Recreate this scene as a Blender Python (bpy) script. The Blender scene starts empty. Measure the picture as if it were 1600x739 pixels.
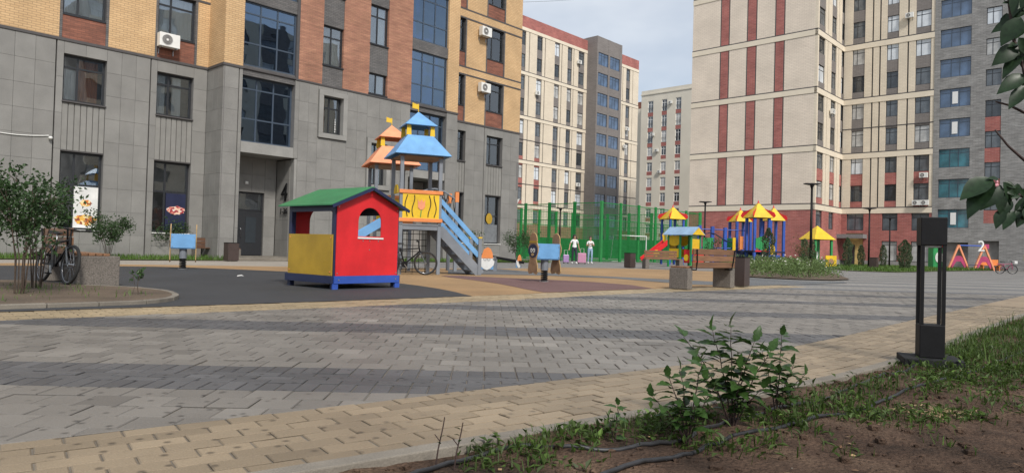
import bpy, bmesh, math, random
from mathutils import Matrix, Vector, noise
random.seed(7)
R = math.radians
SC = bpy.context.scene
COL = SC.collection

# ------------------------------------------------------------------ camera
cam_d = bpy.data.cameras.new('camera'); cam = bpy.data.objects.new('camera', cam_d); COL.objects.link(cam)
cam_d.sensor_width = 36.0; cam_d.lens = 36.0 * 1085 / 1600; cam_d.clip_start = 0.05; cam_d.clip_end = 3000
PITCH, ROLL = math.atan(18.5 / 1085), math.atan(0.028)
_F = Vector((0, math.cos(PITCH), math.sin(PITCH))); _U0 = Vector((0, -math.sin(PITCH), math.cos(PITCH))); _R0 = Vector((1, 0, 0))
_Rt = math.cos(ROLL) * _R0 + math.sin(ROLL) * _U0; _Up = math.cos(ROLL) * _U0 - math.sin(ROLL) * _R0
cm = Matrix((_Rt, _Up, -_F)).transposed().to_4x4(); cm.translation = (0, 0, 0.8)
cam.matrix_world = cm; SC.camera = cam

# ------------------------------------------------------------------ sky, sun, exposure
SUN_AZ, SUN_EL = 156.0, 44.0
w = bpy.data.worlds.new('World'); SC.world = w; w.use_nodes = True
nt = w.node_tree; nt.nodes.clear()
out = nt.nodes.new('ShaderNodeOutputWorld'); bg = nt.nodes.new('ShaderNodeBackground'); sky = nt.nodes.new('ShaderNodeTexSky')
sky.sky_type = 'NISHITA'; sky.sun_disc = False; sky.sun_elevation = R(SUN_EL); sky.sun_rotation = R(SUN_AZ)
sky.air_density = 1.0; sky.dust_density = 1.2; sky.ozone_density = 1.0
tc = nt.nodes.new('ShaderNodeTexCoord'); mp = nt.nodes.new('ShaderNodeMapping'); mp.inputs['Scale'].default_value = (1.0, 1.0, 2.2)
mp.inputs['Location'].default_value = (0.35, 0.1, 0.2)
nz = nt.nodes.new('ShaderNodeTexNoise'); nz.inputs['Scale'].default_value = 2.3; nz.inputs['Detail'].default_value = 5; nz.inputs['Roughness'].default_value = 0.5
rp = nt.nodes.new('ShaderNodeValToRGB'); rp.color_ramp.elements[0].position = 0.36; rp.color_ramp.elements[1].position = 0.66
rp.color_ramp.elements[0].color = (0.40, 0.40, 0.40, 1); rp.color_ramp.elements[1].color = (0.95, 0.95, 0.95, 1)
mx = nt.nodes.new('ShaderNodeMix'); mx.data_type = 'RGBA'
mx.inputs[7].default_value = (8.0, 8.4, 8.9, 1)
nt.links.new(tc.outputs['Generated'], mp.inputs['Vector']); nt.links.new(mp.outputs[0], nz.inputs['Vector']); nt.links.new(nz.outputs['Fac'], rp.inputs[0])
nt.links.new(rp.outputs[0], mx.inputs[0]); nt.links.new(sky.outputs[0], mx.inputs[6]); nt.links.new(mx.outputs[2], bg.inputs[0]); nt.links.new(bg.outputs[0], out.inputs[0])
bg.inputs[1].default_value = 0.084
sd = bpy.data.lights.new('sun', 'SUN'); sd.energy = 2.7; sd.angle = R(9); sd.color = (1.0, 0.95, 0.88)
so = bpy.data.objects.new('sun', sd); COL.objects.link(so)
_s = Vector((math.sin(R(SUN_AZ)) * math.cos(R(SUN_EL)), math.cos(R(SUN_AZ)) * math.cos(R(SUN_EL)), math.sin(R(SUN_EL))))
so.rotation_mode = 'QUATERNION'; so.rotation_quaternion = _s.to_track_quat('Z', 'Y'); so.location = (10, -20, 40)
SC.view_settings.view_transform = 'Standard'; SC.view_settings.look = 'None'; SC.view_settings.gamma = 1.0
SC.view_settings.use_curve_mapping = False; SC.view_settings.exposure = 0.42
SC.render.engine = 'CYCLES'

# ------------------------------------------------------------------ helpers
class MB:
    def __init__(s): s.v = []; s.f = []; s.mi = []; s.M = None
    def add(s, vs, fs, mi=0):
        o = len(s.v)
        s.v += [tuple(s.M @ Vector(q)) for q in vs] if s.M else [tuple(q) for q in vs]
        s.f += [tuple(i + o for i in q) for q in fs]; s.mi += [mi] * len(fs); return s
    def box(s, x0, x1, y0, y1, z0, z1, mi=0):
        return s.add([(x0, y0, z0), (x1, y0, z0), (x1, y1, z0), (x0, y1, z0), (x0, y0, z1), (x1, y0, z1), (x1, y1, z1), (x0, y1, z1)],
                     [(0, 3, 2, 1), (4, 5, 6, 7), (0, 1, 5, 4), (1, 2, 6, 5), (2, 3, 7, 6), (3, 0, 4, 7)], mi)
    def cyl(s, p0, p1, r0, r1=None, n=8, mi=0, cap=True):
        r1 = r0 if r1 is None else r1
        p0, p1 = Vector(p0), Vector(p1); d = (p1 - p0).normalized()
        a = d.orthogonal().normalized(); b = d.cross(a)
        cs = [(math.cos(2 * math.pi * i / n), math.sin(2 * math.pi * i / n)) for i in range(n)]
        vs = [p0 + (a * c + b * t) * r0 for c, t in cs] + [p1 + (a * c + b * t) * r1 for c, t in cs]
        fs = [(i, (i + 1) % n, n + (i + 1) % n, n + i) for i in range(n)]
        if cap: fs += [tuple(range(n))[::-1], tuple(range(n, 2 * n))]
        return s.add(vs, fs, mi)
    def tube(s, pts, r, n=6, mi=0, r1=None, closed=False):
        P = [Vector(p) for p in pts]; L = len(P); vs = []; prev = None
        for i, p in enumerate(P):
            if closed: d = P[(i + 1) % L] - P[i - 1]
            else: d = P[min(i + 1, L - 1)] - P[max(i - 1, 0)]
            d.normalize()
            if prev is None: a = d.orthogonal().normalized()
            else:
                a = prev - d * prev.dot(d); a.normalize()
            prev = a; b = d.cross(a)
            rr = r if r1 is None else r + (r1 - r) * i / max(L - 1, 1)
            vs += [p + (a * math.cos(2 * math.pi * k / n) + b * math.sin(2 * math.pi * k / n)) * rr for k in range(n)]
        fs = []
        for i in range(L if closed else L - 1):
            j = (i + 1) % L
            fs += [(i * n + k, i * n + (k + 1) % n, j * n + (k + 1) % n, j * n + k) for k in range(n)]
        if not closed: fs += [tuple(range(n))[::-1], tuple((L - 1) * n + k for k in range(n))]
        return s.add(vs, fs, mi)
    def bar(s, p0, p1, w, h, mi=0):
        p0, p1 = Vector(p0), Vector(p1); d = (p1 - p0).normalized()
        up = Vector((0, 0, 1)) if abs(d.z) < 0.95 else Vector((0, 1, 0))
        a = d.cross(up).normalized() * (w / 2); b = a.cross(d).normalized() * (h / 2)
        vs = [p0 - a - b, p0 + a - b, p0 + a + b, p0 - a + b, p1 - a - b, p1 + a - b, p1 + a + b, p1 - a + b]
        return s.add(vs, [(3, 2, 1, 0), (4, 5, 6, 7), (0, 1, 5, 4), (1, 2, 6, 5), (2, 3, 7, 6), (3, 0, 4, 7)], mi)
    def prism(s, poly, z0, z1, mi=0):
        n = len(poly)
        vs = [(x, y, z0) for x, y in poly] + [(x, y, z1) for x, y in poly]
        return s.add(vs, [tuple(range(n))[::-1], tuple(range(n, 2 * n))] + [(i, (i + 1) % n, n + (i + 1) % n, n + i) for i in range(n)], mi)
    def plate(s, poly, y0, y1, mi=0):           # outline in the x-z plane, thickness along y
        n = len(poly)
        vs = [(x, y0, z) for x, z in poly] + [(x, y1, z) for x, z in poly]
        return s.add(vs, [tuple(range(n)), tuple(range(n, 2 * n))[::-1]] + [(i, n + i, n + (i + 1) % n, (i + 1) % n) for i in range(n)], mi)
    def ball(s, c, rx, ry, rz, n=10, m=6, mi=0):
        vs = [(c[0], c[1], c[2] + rz)]; fs = []
        for j in range(1, m):
            t = math.pi * j / m
            vs += [(c[0] + rx * math.sin(t) * math.cos(2 * math.pi * i / n), c[1] + ry * math.sin(t) * math.sin(2 * math.pi * i / n), c[2] + rz * math.cos(t)) for i in range(n)]
        vs.append((c[0], c[1], c[2] - rz)); e = len(vs) - 1
        for i in range(n):
            k = (i + 1) % n
            fs.append((0, 1 + i, 1 + k)); fs.append((e, e - n + k, e - n + i))
            for j in range(m - 2): fs.append((1 + j * n + i, 1 + (j + 1) * n + i, 1 + (j + 1) * n + k, 1 + j * n + k))
        return s.add(vs, fs, mi)
    def mesh(s, name, mats, smooth=False):
        me = bpy.data.meshes.new(name); me.from_pydata(s.v, [], s.f)
        for m in (mats if isinstance(mats, (list, tuple)) else [mats]): me.materials.append(m)
        if any(s.mi): me.polygons.foreach_set('material_index', s.mi)
        if smooth: me.polygons.foreach_set('use_smooth', [True] * len(me.polygons))
        me.update(); return me
    def obj(s, name, mats, parent=None, loc=None, rz=0.0, smooth=False, bevel=0):
        return link(name, s.mesh(name, mats, smooth), parent, loc, rz, bevel)
def link(name, me, parent=None, loc=None, rz=0.0, bevel=0):
    o = bpy.data.objects.new(name, me); COL.objects.link(o)
    if parent: o.parent = parent
    if loc is not None: o.location = loc
    if rz: o.rotation_euler = (0, 0, rz)
    if bevel:
        b = o.modifiers.new('bevel', 'BEVEL'); b.width = bevel; b.segments = 2; b.limit_method = 'ANGLE'
    return o
def tag(o, label=None, cat=None, group=None, kind=None):
    if label: o['label'] = label
    if cat: o['category'] = cat
    if group: o['group'] = group
    if kind: o['kind'] = kind
    return o
def thing(name, label, cat, loc=(0, 0, 0), rz=0.0, group=None):
    o = bpy.data.objects.new(name, None); o.empty_display_size = 0.2; COL.objects.link(o)
    o.location = loc; o.rotation_euler = (0, 0, rz); return tag(o, label, cat, group)
def part(parent, name, mat, x0, x1, y0, y1, z0, z1, bevel=0):
    return MB().box(x0, x1, y0, y1, z0, z1).obj(name, mat, parent, bevel=bevel)
def copy_tree(o, parent=None):
    c = o.copy(); COL.objects.link(c); c.parent = parent
    for ch in list(o.children): copy_tree(ch, c)
    return c
def az(a): return R(90 - a)          # compass bearing of local +x -> rotation about z

# ------------------------------------------------------------------ materials
MATS = {}
def N(t, k): return t.nodes.new(k)
def new_mat(name):
    m = bpy.data.materials.new(name); m.use_nodes = True; t = m.node_tree; MATS[name] = m
    return m, t, t.nodes['Principled BSDF']
def vmul(t, col_out, fac_out):
    n = N(t, 'ShaderNodeVectorMath'); n.operation = 'SCALE'; t.links.new(col_out, n.inputs[0]); t.links.new(fac_out, n.inputs['Scale']); return n.outputs[0]
def noise_fac(t, scale, lo, hi, detail=4, coord='Object', vec=None, stretch=None):
    n = N(t, 'ShaderNodeTexNoise'); n.inputs['Scale'].default_value = scale; n.inputs['Detail'].default_value = detail
    if vec is None:
        vec = N(t, 'ShaderNodeTexCoord').outputs[coord]
    if stretch:
        q = N(t, 'ShaderNodeMapping'); q.inputs['Scale'].default_value = stretch; t.links.new(vec, q.inputs[0]); vec = q.outputs[0]
    t.links.new(vec, n.inputs['Vector'])
    r = N(t, 'ShaderNodeMapRange'); r.inputs[1].default_value = 0.3; r.inputs[2].default_value = 0.7; r.inputs[3].default_value = lo; r.inputs[4].default_value = hi
    t.links.new(n.outputs['Fac'], r.inputs[0]); return r.outputs[0], n.outputs['Fac']
def rand_fac(t, lo, hi):
    n = N(t, 'ShaderNodeObjectInfo'); r = N(t, 'ShaderNodeMapRange'); r.inputs[3].default_value = lo; r.inputs[4].default_value = hi
    t.links.new(n.outputs['Random'], r.inputs[0]); return r.outputs[0]
def add_bump(t, b, h, strength, dist=0.01):
    n = N(t, 'ShaderNodeBump'); n.inputs['Strength'].default_value = strength; n.inputs['Distance'].default_value = dist
    t.links.new(h, n.inputs['Height']); t.links.new(n.outputs[0], b.inputs['Normal'])
def mat(name, col, rough=0.6, var=0.15, scale=6.0, bump=0.0, bscale=60.0, metal=0.0, rand=0.0, spec=0.5, attr=False, coord='Object', fine=0.0, fscale=150.0, stretch=None, grime=0.0):
    m, t, b = new_mat(name)
    rgb = N(t, 'ShaderNodeRGB'); rgb.outputs[0].default_value = (*col, 1); c = rgb.outputs[0]
    if var: c = vmul(t, c, noise_fac(t, scale, 1 - var, 1 + var, coord=coord, stretch=stretch)[0])
    if fine: c = vmul(t, c, noise_fac(t, fscale, 1 - fine, 1 + fine, 2, coord=coord)[0])
    if grime: c = vmul(t, c, noise_fac(t, scale * 0.31, 1 - grime, 1.0, 7, coord=coord)[0])
    if rand: c = vmul(t, c, rand_fac(t, 1 - rand, 1 + rand))
    if attr:
        a = N(t, 'ShaderNodeAttribute'); a.attribute_name = 'tint'; c = vmul(t, c, a.outputs['Fac'])
    t.links.new(c, b.inputs['Base Color'])
    b.inputs['Roughness'].default_value = rough; b.inputs['Metallic'].default_value = metal; b.inputs['Specular IOR Level'].default_value = spec
    if bump: add_bump(t, b, noise_fac(t, bscale, 0, 1, 5, coord=coord)[1], bump, 0.02)
    return m
def brick(name, c1, c2, mortar, bw=0.25, bh=0.08, ms=0.006, var=0.12, vscale=0.8, rough=0.8, bump=0.4, streak=0.0, ratio=1.0):
    m, t, b = new_mat(name)
    co = N(t, 'ShaderNodeTexCoord'); sp = N(t, 'ShaderNodeSeparateXYZ'); t.links.new(co.outputs['Object'], sp.inputs[0])
    ad = N(t, 'ShaderNodeMath'); ad.operation = 'ADD'; t.links.new(sp.outputs[0], ad.inputs[0]); t.links.new(sp.outputs[1], ad.inputs[1])
    cb = N(t, 'ShaderNodeCombineXYZ'); t.links.new(ad.outputs[0], cb.inputs[0]); t.links.new(sp.outputs[2], cb.inputs[1])
    k = N(t, 'ShaderNodeTexBrick'); t.links.new(cb.outputs[0], k.inputs['Vector'])
    k.inputs['Color1'].default_value = (*c1, 1); k.inputs['Color2'].default_value = (*c2, 1); k.inputs['Mortar'].default_value = (*mortar, 1)
    k.inputs['Scale'].default_value = 1.0; k.inputs['Brick Width'].default_value = bw; k.inputs['Row Height'].default_value = bh; k.inputs['Mortar Size'].default_value = ms
    k.inputs['Bias'].default_value = 0.0; k.inputs['Mortar Smooth'].default_value = 0.1
    c = vmul(t, k.outputs['Color'], noise_fac(t, vscale, 1 - var, 1 + var, 5)[0])
    if streak: c = vmul(t, c, noise_fac(t, 2.2, 1 - streak, 1 + streak, 5, vec=cb.outputs[0], stretch=(0.5, 4.5, 1))[0])
    t.links.new(c, b.inputs['Base Color']); b.inputs['Roughness'].default_value = rough
    inv = N(t, 'ShaderNodeMath'); inv.operation = 'SUBTRACT'; inv.inputs[0].default_value = 1; t.links.new(k.outputs['Fac'], inv.inputs[1])
    add_bump(t, b, inv.outputs[0], bump, 0.01)
    return m
def glass(name, tint, gloss=(0.9, 0.95, 1.0), base=0.10, ior=1.5, wob=0.03):
    m, t, b = new_mat(name); t.nodes.remove(b); o = t.nodes['Material Output']
    tr = N(t, 'ShaderNodeBsdfTransparent'); tr.inputs[0].default_value = (*tint, 1)
    gl = N(t, 'ShaderNodeBsdfGlossy'); gl.inputs[0].default_value = (*gloss, 1); gl.inputs['Roughness'].default_value = 0.015
    fr = N(t, 'ShaderNodeFresnel'); fr.inputs[0].default_value = ior
    ma = N(t, 'ShaderNodeMath'); ma.operation = 'ADD'; ma.inputs[1].default_value = base; ma.use_clamp = True; t.links.new(fr.outputs[0], ma.inputs[0])
    ms = N(t, 'ShaderNodeMixShader'); t.links.new(ma.outputs[0], ms.inputs[0]); t.links.new(tr.outputs[0], ms.inputs[1]); t.links.new(gl.outputs[0], ms.inputs[2]); t.links.new(ms.outputs[0], o.inputs[0])
    if wob:
        bp = N(t, 'ShaderNodeBump'); bp.inputs['Strength'].default_value = wob; bp.inputs['Distance'].default_value = 0.1
        t.links.new(noise_fac(t, 1.1, 0, 1, 1)[1], bp.inputs['Height']); t.links.new(bp.outputs[0], gl.inputs['Normal'])
    return m
def leafmat(name, col, trans=0.25, var=0.35, rough=0.45, attr=False):
    m, t, b = new_mat(name); o = t.nodes['Material Output']
    rgb = N(t, 'ShaderNodeRGB'); rgb.outputs[0].default_value = (*col, 1)
    c = vmul(t, rgb.outputs[0], noise_fac(t, 7.0, 1 - var, 1 + var, 3)[0])
    if attr:
        a = N(t, 'ShaderNodeAttribute'); a.attribute_name = 'tint'; c = vmul(t, c, a.outputs['Fac'])
    else: c = vmul(t, c, rand_fac(t, 0.85, 1.15))
    t.links.new(c, b.inputs['Base Color']); b.inputs['Roughness'].default_value = rough; b.inputs['Specular IOR Level'].default_value = 0.3
    tl = N(t, 'ShaderNodeBsdfTranslucent'); t.links.new(c, tl.inputs[0]); ms = N(t, 'ShaderNodeMixShader'); ms.inputs[0].default_value = trans
    t.links.new(b.outputs[0], ms.inputs[1]); t.links.new(tl.outputs[0], ms.inputs[2]); t.links.new(ms.outputs[0], o.inputs[0])
    return m
granite = mat('granite', (0.222, 0.217, 0.204), 0.65, 0.10, 1.6, 0.05, 90, rand=0.06, fine=0.12, fscale=45, grime=0.12)
granite_plain = mat('granite_plain', (0.27, 0.265, 0.25), 0.65, 0.12, 1.4, 0.05, 90, fine=0.10, fscale=45, grime=0.12)
joint = mat('dark_joint', (0.15, 0.145, 0.14), 0.9, 0.1)
batten = mat('batten_panel', (0.22, 0.215, 0.20), 0.6, 0.08, 3, rand=0.05, fine=0.06)
brk_y = brick('yellow_brick', (0.61, 0.415, 0.22), (0.545, 0.36, 0.185), (0.37, 0.24, 0.13), 0.26, 0.085, 0.010, bump=0.5)
brk_o = brick('orange_brick', (0.37, 0.185, 0.115), (0.31, 0.145, 0.095), (0.20, 0.115, 0.085), 0.25, 0.075, 0.005, 0.16, 1.1, streak=0.20)
brk_s = brick('brown_red_brick', (0.25, 0.095, 0.06), (0.19, 0.075, 0.05), (0.10, 0.055, 0.04), 0.25, 0.075, 0.005, 0.15, 1.3, streak=0.25)
brk_g = brick('grey_brick', (0.135, 0.128, 0.125), (0.10, 0.097, 0.097), (0.05, 0.05, 0.05), 0.25, 0.075, 0.006, 0.15, streak=0.12)
brk_c = brick('cream_brick', (0.71, 0.625, 0.50), (0.66, 0.58, 0.465), (0.55, 0.475, 0.37), 0.5, 0.16, 0.012, 0.06, 0.5, bump=0.25)
brk_cd = brick('tan_cream_brick', (0.74, 0.645, 0.54), (0.70, 0.605, 0.505), (0.56, 0.475, 0.39), 0.5, 0.16, 0.016, 0.10, 0.35, bump=0.25, streak=0.05)
brk_r = brick('red_brick', (0.37, 0.125, 0.105), (0.30, 0.095, 0.085), (0.38, 0.22, 0.19), 0.5, 0.16, 0.010, 0.18, 0.7, bump=0.25, streak=0.15)
brk_gl = brick('light_grey_brick', (0.285, 0.28, 0.272), (0.225, 0.22, 0.215), (0.17, 0.168, 0.165), 0.5, 0.15, 0.012, 0.15, 0.8, bump=0.25, streak=0.25)
brk_t = brick('taupe_grey_brick', (0.22, 0.20, 0.19), (0.19, 0.172, 0.162), (0.14, 0.125, 0.118), 0.5, 0.15, 0.012, 0.08, 0.5, bump=0.2)
cream = mat('cream_render', (0.75, 0.665, 0.535), 0.8, 0.05, 0.8, grime=0.1)
cream2 = mat('pale_cream_render', (0.68, 0.63, 0.53), 0.8, 0.05, 0.4, grime=0.08)
dark_line = mat('dark_stone', (0.07, 0.065, 0.065), 0.7, 0.1)
frame_dk = mat('dark_frame', (0.022, 0.024, 0.028), 0.4, 0.05)
frame_bl = mat('blue_grey_frame', (0.05, 0.07, 0.10), 0.35, 0.05)
frame_w = mat('white_frame', (0.75, 0.75, 0.74), 0.4, 0.03)
interior = mat('room_interior', (0.22, 0.205, 0.19), 0.9, 0.6, 0.5)
roofgrey = mat('flat_roof', (0.2, 0.2, 0.2), 0.9)
g_clear = glass('window_glass', (0.88, 0.91, 0.92), base=0.12, wob=0.05)
g_blue = glass('tinted_blue_glass', (0.16, 0.24, 0.36), (0.55, 0.75, 1.0), base=0.22, wob=0.06)
g_far = [mat('far_pane_dark', (0.035, 0.042, 0.05), 0.06, 0.5, 0.9, spec=0.9), mat('far_pane_mid', (0.10, 0.115, 0.13), 0.08, 0.4, 0.9, spec=0.9),
         mat('far_pane_curtain', (0.42, 0.42, 0.41), 0.10, 0.25, 1.6, spec=0.9), mat('far_pane_pale', (0.62, 0.66, 0.70), 0.08, 0.15, 1.0, spec=0.9)]
g_fblue = mat('far_pane_blue', (0.065, 0.11, 0.19), 0.08, 0.45, 0.8, spec=1.0)
g_fteal = mat('far_pane_teal', (0.04, 0.15, 0.19), 0.08, 0.5, 0.8, spec=1.0)
curtain = mat('curtain', (0.82, 0.82, 0.80), 0.9, 0.08, 4, stretch=(6, 1, 0.3))
curtain_o = mat('orange_curtain', (0.55, 0.22, 0.10), 0.9, 0.2, 4, stretch=(6, 1, 0.3))
white_p = mat('white_plastic', (0.72, 0.72, 0.69), 0.45, 0.05)
black_m = mat('black_metal', (0.008, 0.008, 0.009), 0.55, 0.15, 12, fine=0.2, spec=0.22)
steel = mat('steel', (0.45, 0.46, 0.47), 0.35, 0.08, metal=0.9)
chrome = mat('rim_steel', (0.22, 0.22, 0.23), 0.25, 0.05, metal=1.0)
rubber = mat('tyre_rubber', (0.02, 0.02, 0.02), 0.8, 0.1)
wood = mat('slat_wood', (0.20, 0.10, 0.05), 0.5, 0.25, 3, stretch=(1, 12, 12), rand=0.15)
wood_dk = mat('dark_slat_wood', (0.11, 0.055, 0.032), 0.55, 0.25, 3, stretch=(1, 12, 12), rand=0.1)
ply = mat('plywood_edge', (0.42, 0.28, 0.13), 0.6, 0.2, 8)
ply_dk = mat('worn_plywood', (0.30, 0.18, 0.10), 0.65, 0.25, 6)
concrete = mat('aggregate_concrete', (0.15, 0.132, 0.115), 0.85, 0.10, 3, 0.3, 130, fine=0.45, fscale=75)
concrete2 = mat('kerb_concrete', (0.205, 0.182, 0.15), 0.85, 0.15, 5, 0.2, 80, rand=0.08, fine=0.15, grime=0.25)
bin_brown = mat('brown_bin', (0.055, 0.038, 0.034), 0.45, 0.1)
def paint(name, col, rough=0.45, grime=0.26): return mat(name, col, rough, 0.09, 4.0, 0.06, 35, grime=grime, fine=0.07, fscale=60)
p_red = paint('red_paint', (0.70, 0.022, 0.028)); p_must = paint('mustard_paint', (0.45, 0.28, 0.022)); p_green = paint('green_paint', (0.035, 0.215, 0.08))
p_navy = paint('navy_paint', (0.018, 0.026, 0.075)); p_blue = paint('blue_paint', (0.035, 0.095, 0.42)); p_sky = paint('sky_blue_paint', (0.16, 0.37, 0.66))
p_orange = paint('orange_paint', (0.80, 0.27, 0.08)); p_peach = paint('peach_orange_paint', (0.85, 0.33, 0.17)); p_yel = paint('yellow_paint', (0.80, 0.52, 0.02)); p_grey = paint('grey_paint', (0.21, 0.23, 0.26))
p_white = paint('white_paint', (0.78, 0.78, 0.76)); p_pink = paint('pink_paint', (0.45, 0.05, 0.15)); p_lgreen = paint('leaf_green_paint', (0.03, 0.30, 0.09)); p_black = paint('black_paint', (0.02, 0.02, 0.02)); p_fgreen = paint('fence_green_paint', (0.015, 0.23, 0.05))

# ------------------------------------------------------------------ ground, plaza, playground surfaces
def smooth_curve(pts, step=0.1):
    P = [Vector((*p, 0)) for p in pts]; o = []
    for i in range(1, len(P) - 2):
        a, b, c, d = P[i - 1:i + 3]; n = max(2, int((c - b).length / step))
        for k in range(n):
            t = k / n
            o.append(0.5 * ((2 * b) + (c - a) * t + (2 * a - 5 * b + 4 * c - d) * t * t + (3 * b - a - 3 * c + d) * t ** 3))
    o.append(P[-2]); return o
class Curve:
    def __init__(s, pts, step=0.1):
        s.p = smooth_curve(pts, step); s.s = [0.0]
        for a, b in zip(s.p, s.p[1:]): s.s.append(s.s[-1] + (b - a).length)
        s.L = s.s[-1]
    def at(s, t, off=0.0):                       # point at arc length t, offset to the right of travel
        t = min(max(t, 0), s.L - 1e-4); lo, hi = 0, len(s.s) - 1
        while hi - lo > 1:
            m = (lo + hi) // 2
            if s.s[m] <= t: lo = m
            else: hi = m
        d = (s.p[hi] - s.p[lo]).normalized(); q = s.p[lo] + d * (t - s.s[lo]); n = Vector((d.y, -d.x, 0))
        return q + n * off, d, n
    def near(s, x, y):                           # signed offset (right positive), tangent, foot point
        b = None
        for i in range(0, len(s.p) - 1):
            q = s.p[i]; e = (q.x - x) ** 2 + (q.y - y) ** 2
            if b is None or e < b[0]: b = (e, i)
        i = b[1]; d = (s.p[i + 1] - s.p[i]).normalized(); n = Vector((d.y, -d.x, 0))
        return (Vector((x, y, 0)) - s.p[i]).dot(n), d, s.p[i], n
B1 = Curve([(-9, -2.5), (-6.2, -0.45), (-3.7, 1.37), (-1.888, 2.689), (-0.909, 3.388), (0.124, 4.15), (1.156, 4.93), (2.0, 5.66), (2.75, 6.42), (3.6, 7.32), (5.54, 9.45), (9.0, 13.15), (16, 20.65), (30, 35.6), (40, 46.3)])
B2 = Curve([(-12, 1.0), (-9.2, 3.5), (-5.3, 7.05), (-4.107, 8.12), (-2.573, 9.5), (-0.619, 11.38), (1.276, 13.4), (3.605, 15.65), (5.693, 17.55), (8.4, 20.0), (11.2, 22.6), (14, 25.2)])
W1, W2 = 0.826, 0.826
KERB_IN, KERB_OUT = W1, W1 + 0.09

def sheet(name, poly, z, m, kind='structure'):
    me = bpy.data.meshes.new(name); me.from_pydata([(x, y, z) for x, y in poly], [], [tuple(range(len(poly)))]); me.materials.append(m)
    o = link(name, me); return tag(o, kind=kind)
m_ground = mat('far_ground', (0.24, 0.225, 0.20), 0.9, 0.15, 0.2, coord='Object')
m_sand = mat('joint_sand', (0.15, 0.13, 0.105), 0.95, 0.2, 8)
def paver_mat(name, col, rough=0.55):
    m, t, b = new_mat(name); co = N(t, 'ShaderNodeTexCoord').outputs['Object']
    rgb = N(t, 'ShaderNodeRGB'); rgb.outputs[0].default_value = (*col, 1); c = rgb.outputs[0]
    a = N(t, 'ShaderNodeAttribute'); a.attribute_name = 'tint'; c = vmul(t, c, a.outputs['Fac'])
    c = vmul(t, c, noise_fac(t, 1.1, 0.80, 1.12, 6, vec=co)[0])
    c = vmul(t, c, noise_fac(t, 0.25, 0.86, 1.06, 4, vec=co)[0])
    c = vmul(t, c, noise_fac(t, 160, 0.86, 1.14, 2, vec=co)[0])
    # small damp spots and dirt marks
    v = N(t, 'ShaderNodeTexVoronoi'); v.voronoi_dimensions = '2D'; v.inputs['Scale'].default_value = 6.5; t.links.new(co, v.inputs['Vector'])
    r = N(t, 'ShaderNodeMapRange'); r.inputs[1].default_value = 0.05; r.inputs[2].default_value = 0.13; r.inputs[3].default_value = 0.42; r.inputs[4].default_value = 1.0; t.links.new(v.outputs['Distance'], r.inputs[0])
    msk, _ = noise_fac(t, 0.9, -0.2, 1.6, 2, vec=co)
    k = N(t, 'ShaderNodeMix'); k.data_type = 'FLOAT'; k.clamp_factor = True; t.links.new(msk, k.inputs[0]); k.inputs[2].default_value = 1.0; t.links.new(r.outputs[0], k.inputs[3])
    c = vmul(t, c, k.outputs[0])
    t.links.new(c, b.inputs['Base Color']); b.inputs['Roughness'].default_value = rough; b.inputs['Specular IOR Level'].default_value = 0.45
    add_bump(t, b, noise_fac(t, 120, 0, 1, 4, vec=co)[1], 0.25, 0.01)
    return m
pv_light = paver_mat('light_grey_paver', (0.186, 0.171, 0.152)); pv_dark = paver_mat('dark_grey_paver', (0.092, 0.091, 0.093)); pv_yel2 = paver_mat('sunlit_yellow_paver', (0.33, 0.255, 0.155)); pv_yel = paver_mat('yellow_paver', (0.255, 0.198, 0.132))  # pv_yel2: same yellow tile, its sunlit brightness put into the colour

tag(sheet('ground', [(-900, -300), (900, -300), (900, 1500), (-900, 1500)], -0.10, m_ground), kind='structure')
# joint sand under the laid pavers
o1 = [B1.at(t, W1 + 0.05)[0] for t in [B1.L * i / 80 for i in range(81)]]; o2 = [B2.at(t, 0.0)[0] for t in [B2.L * i / 50 for i in range(51)]]
sheet('paving_bed', [(p.x, p.y) for p in o1] + [(p.x, p.y) for p in reversed(o2)], -0.0065, m_sand)

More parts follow.
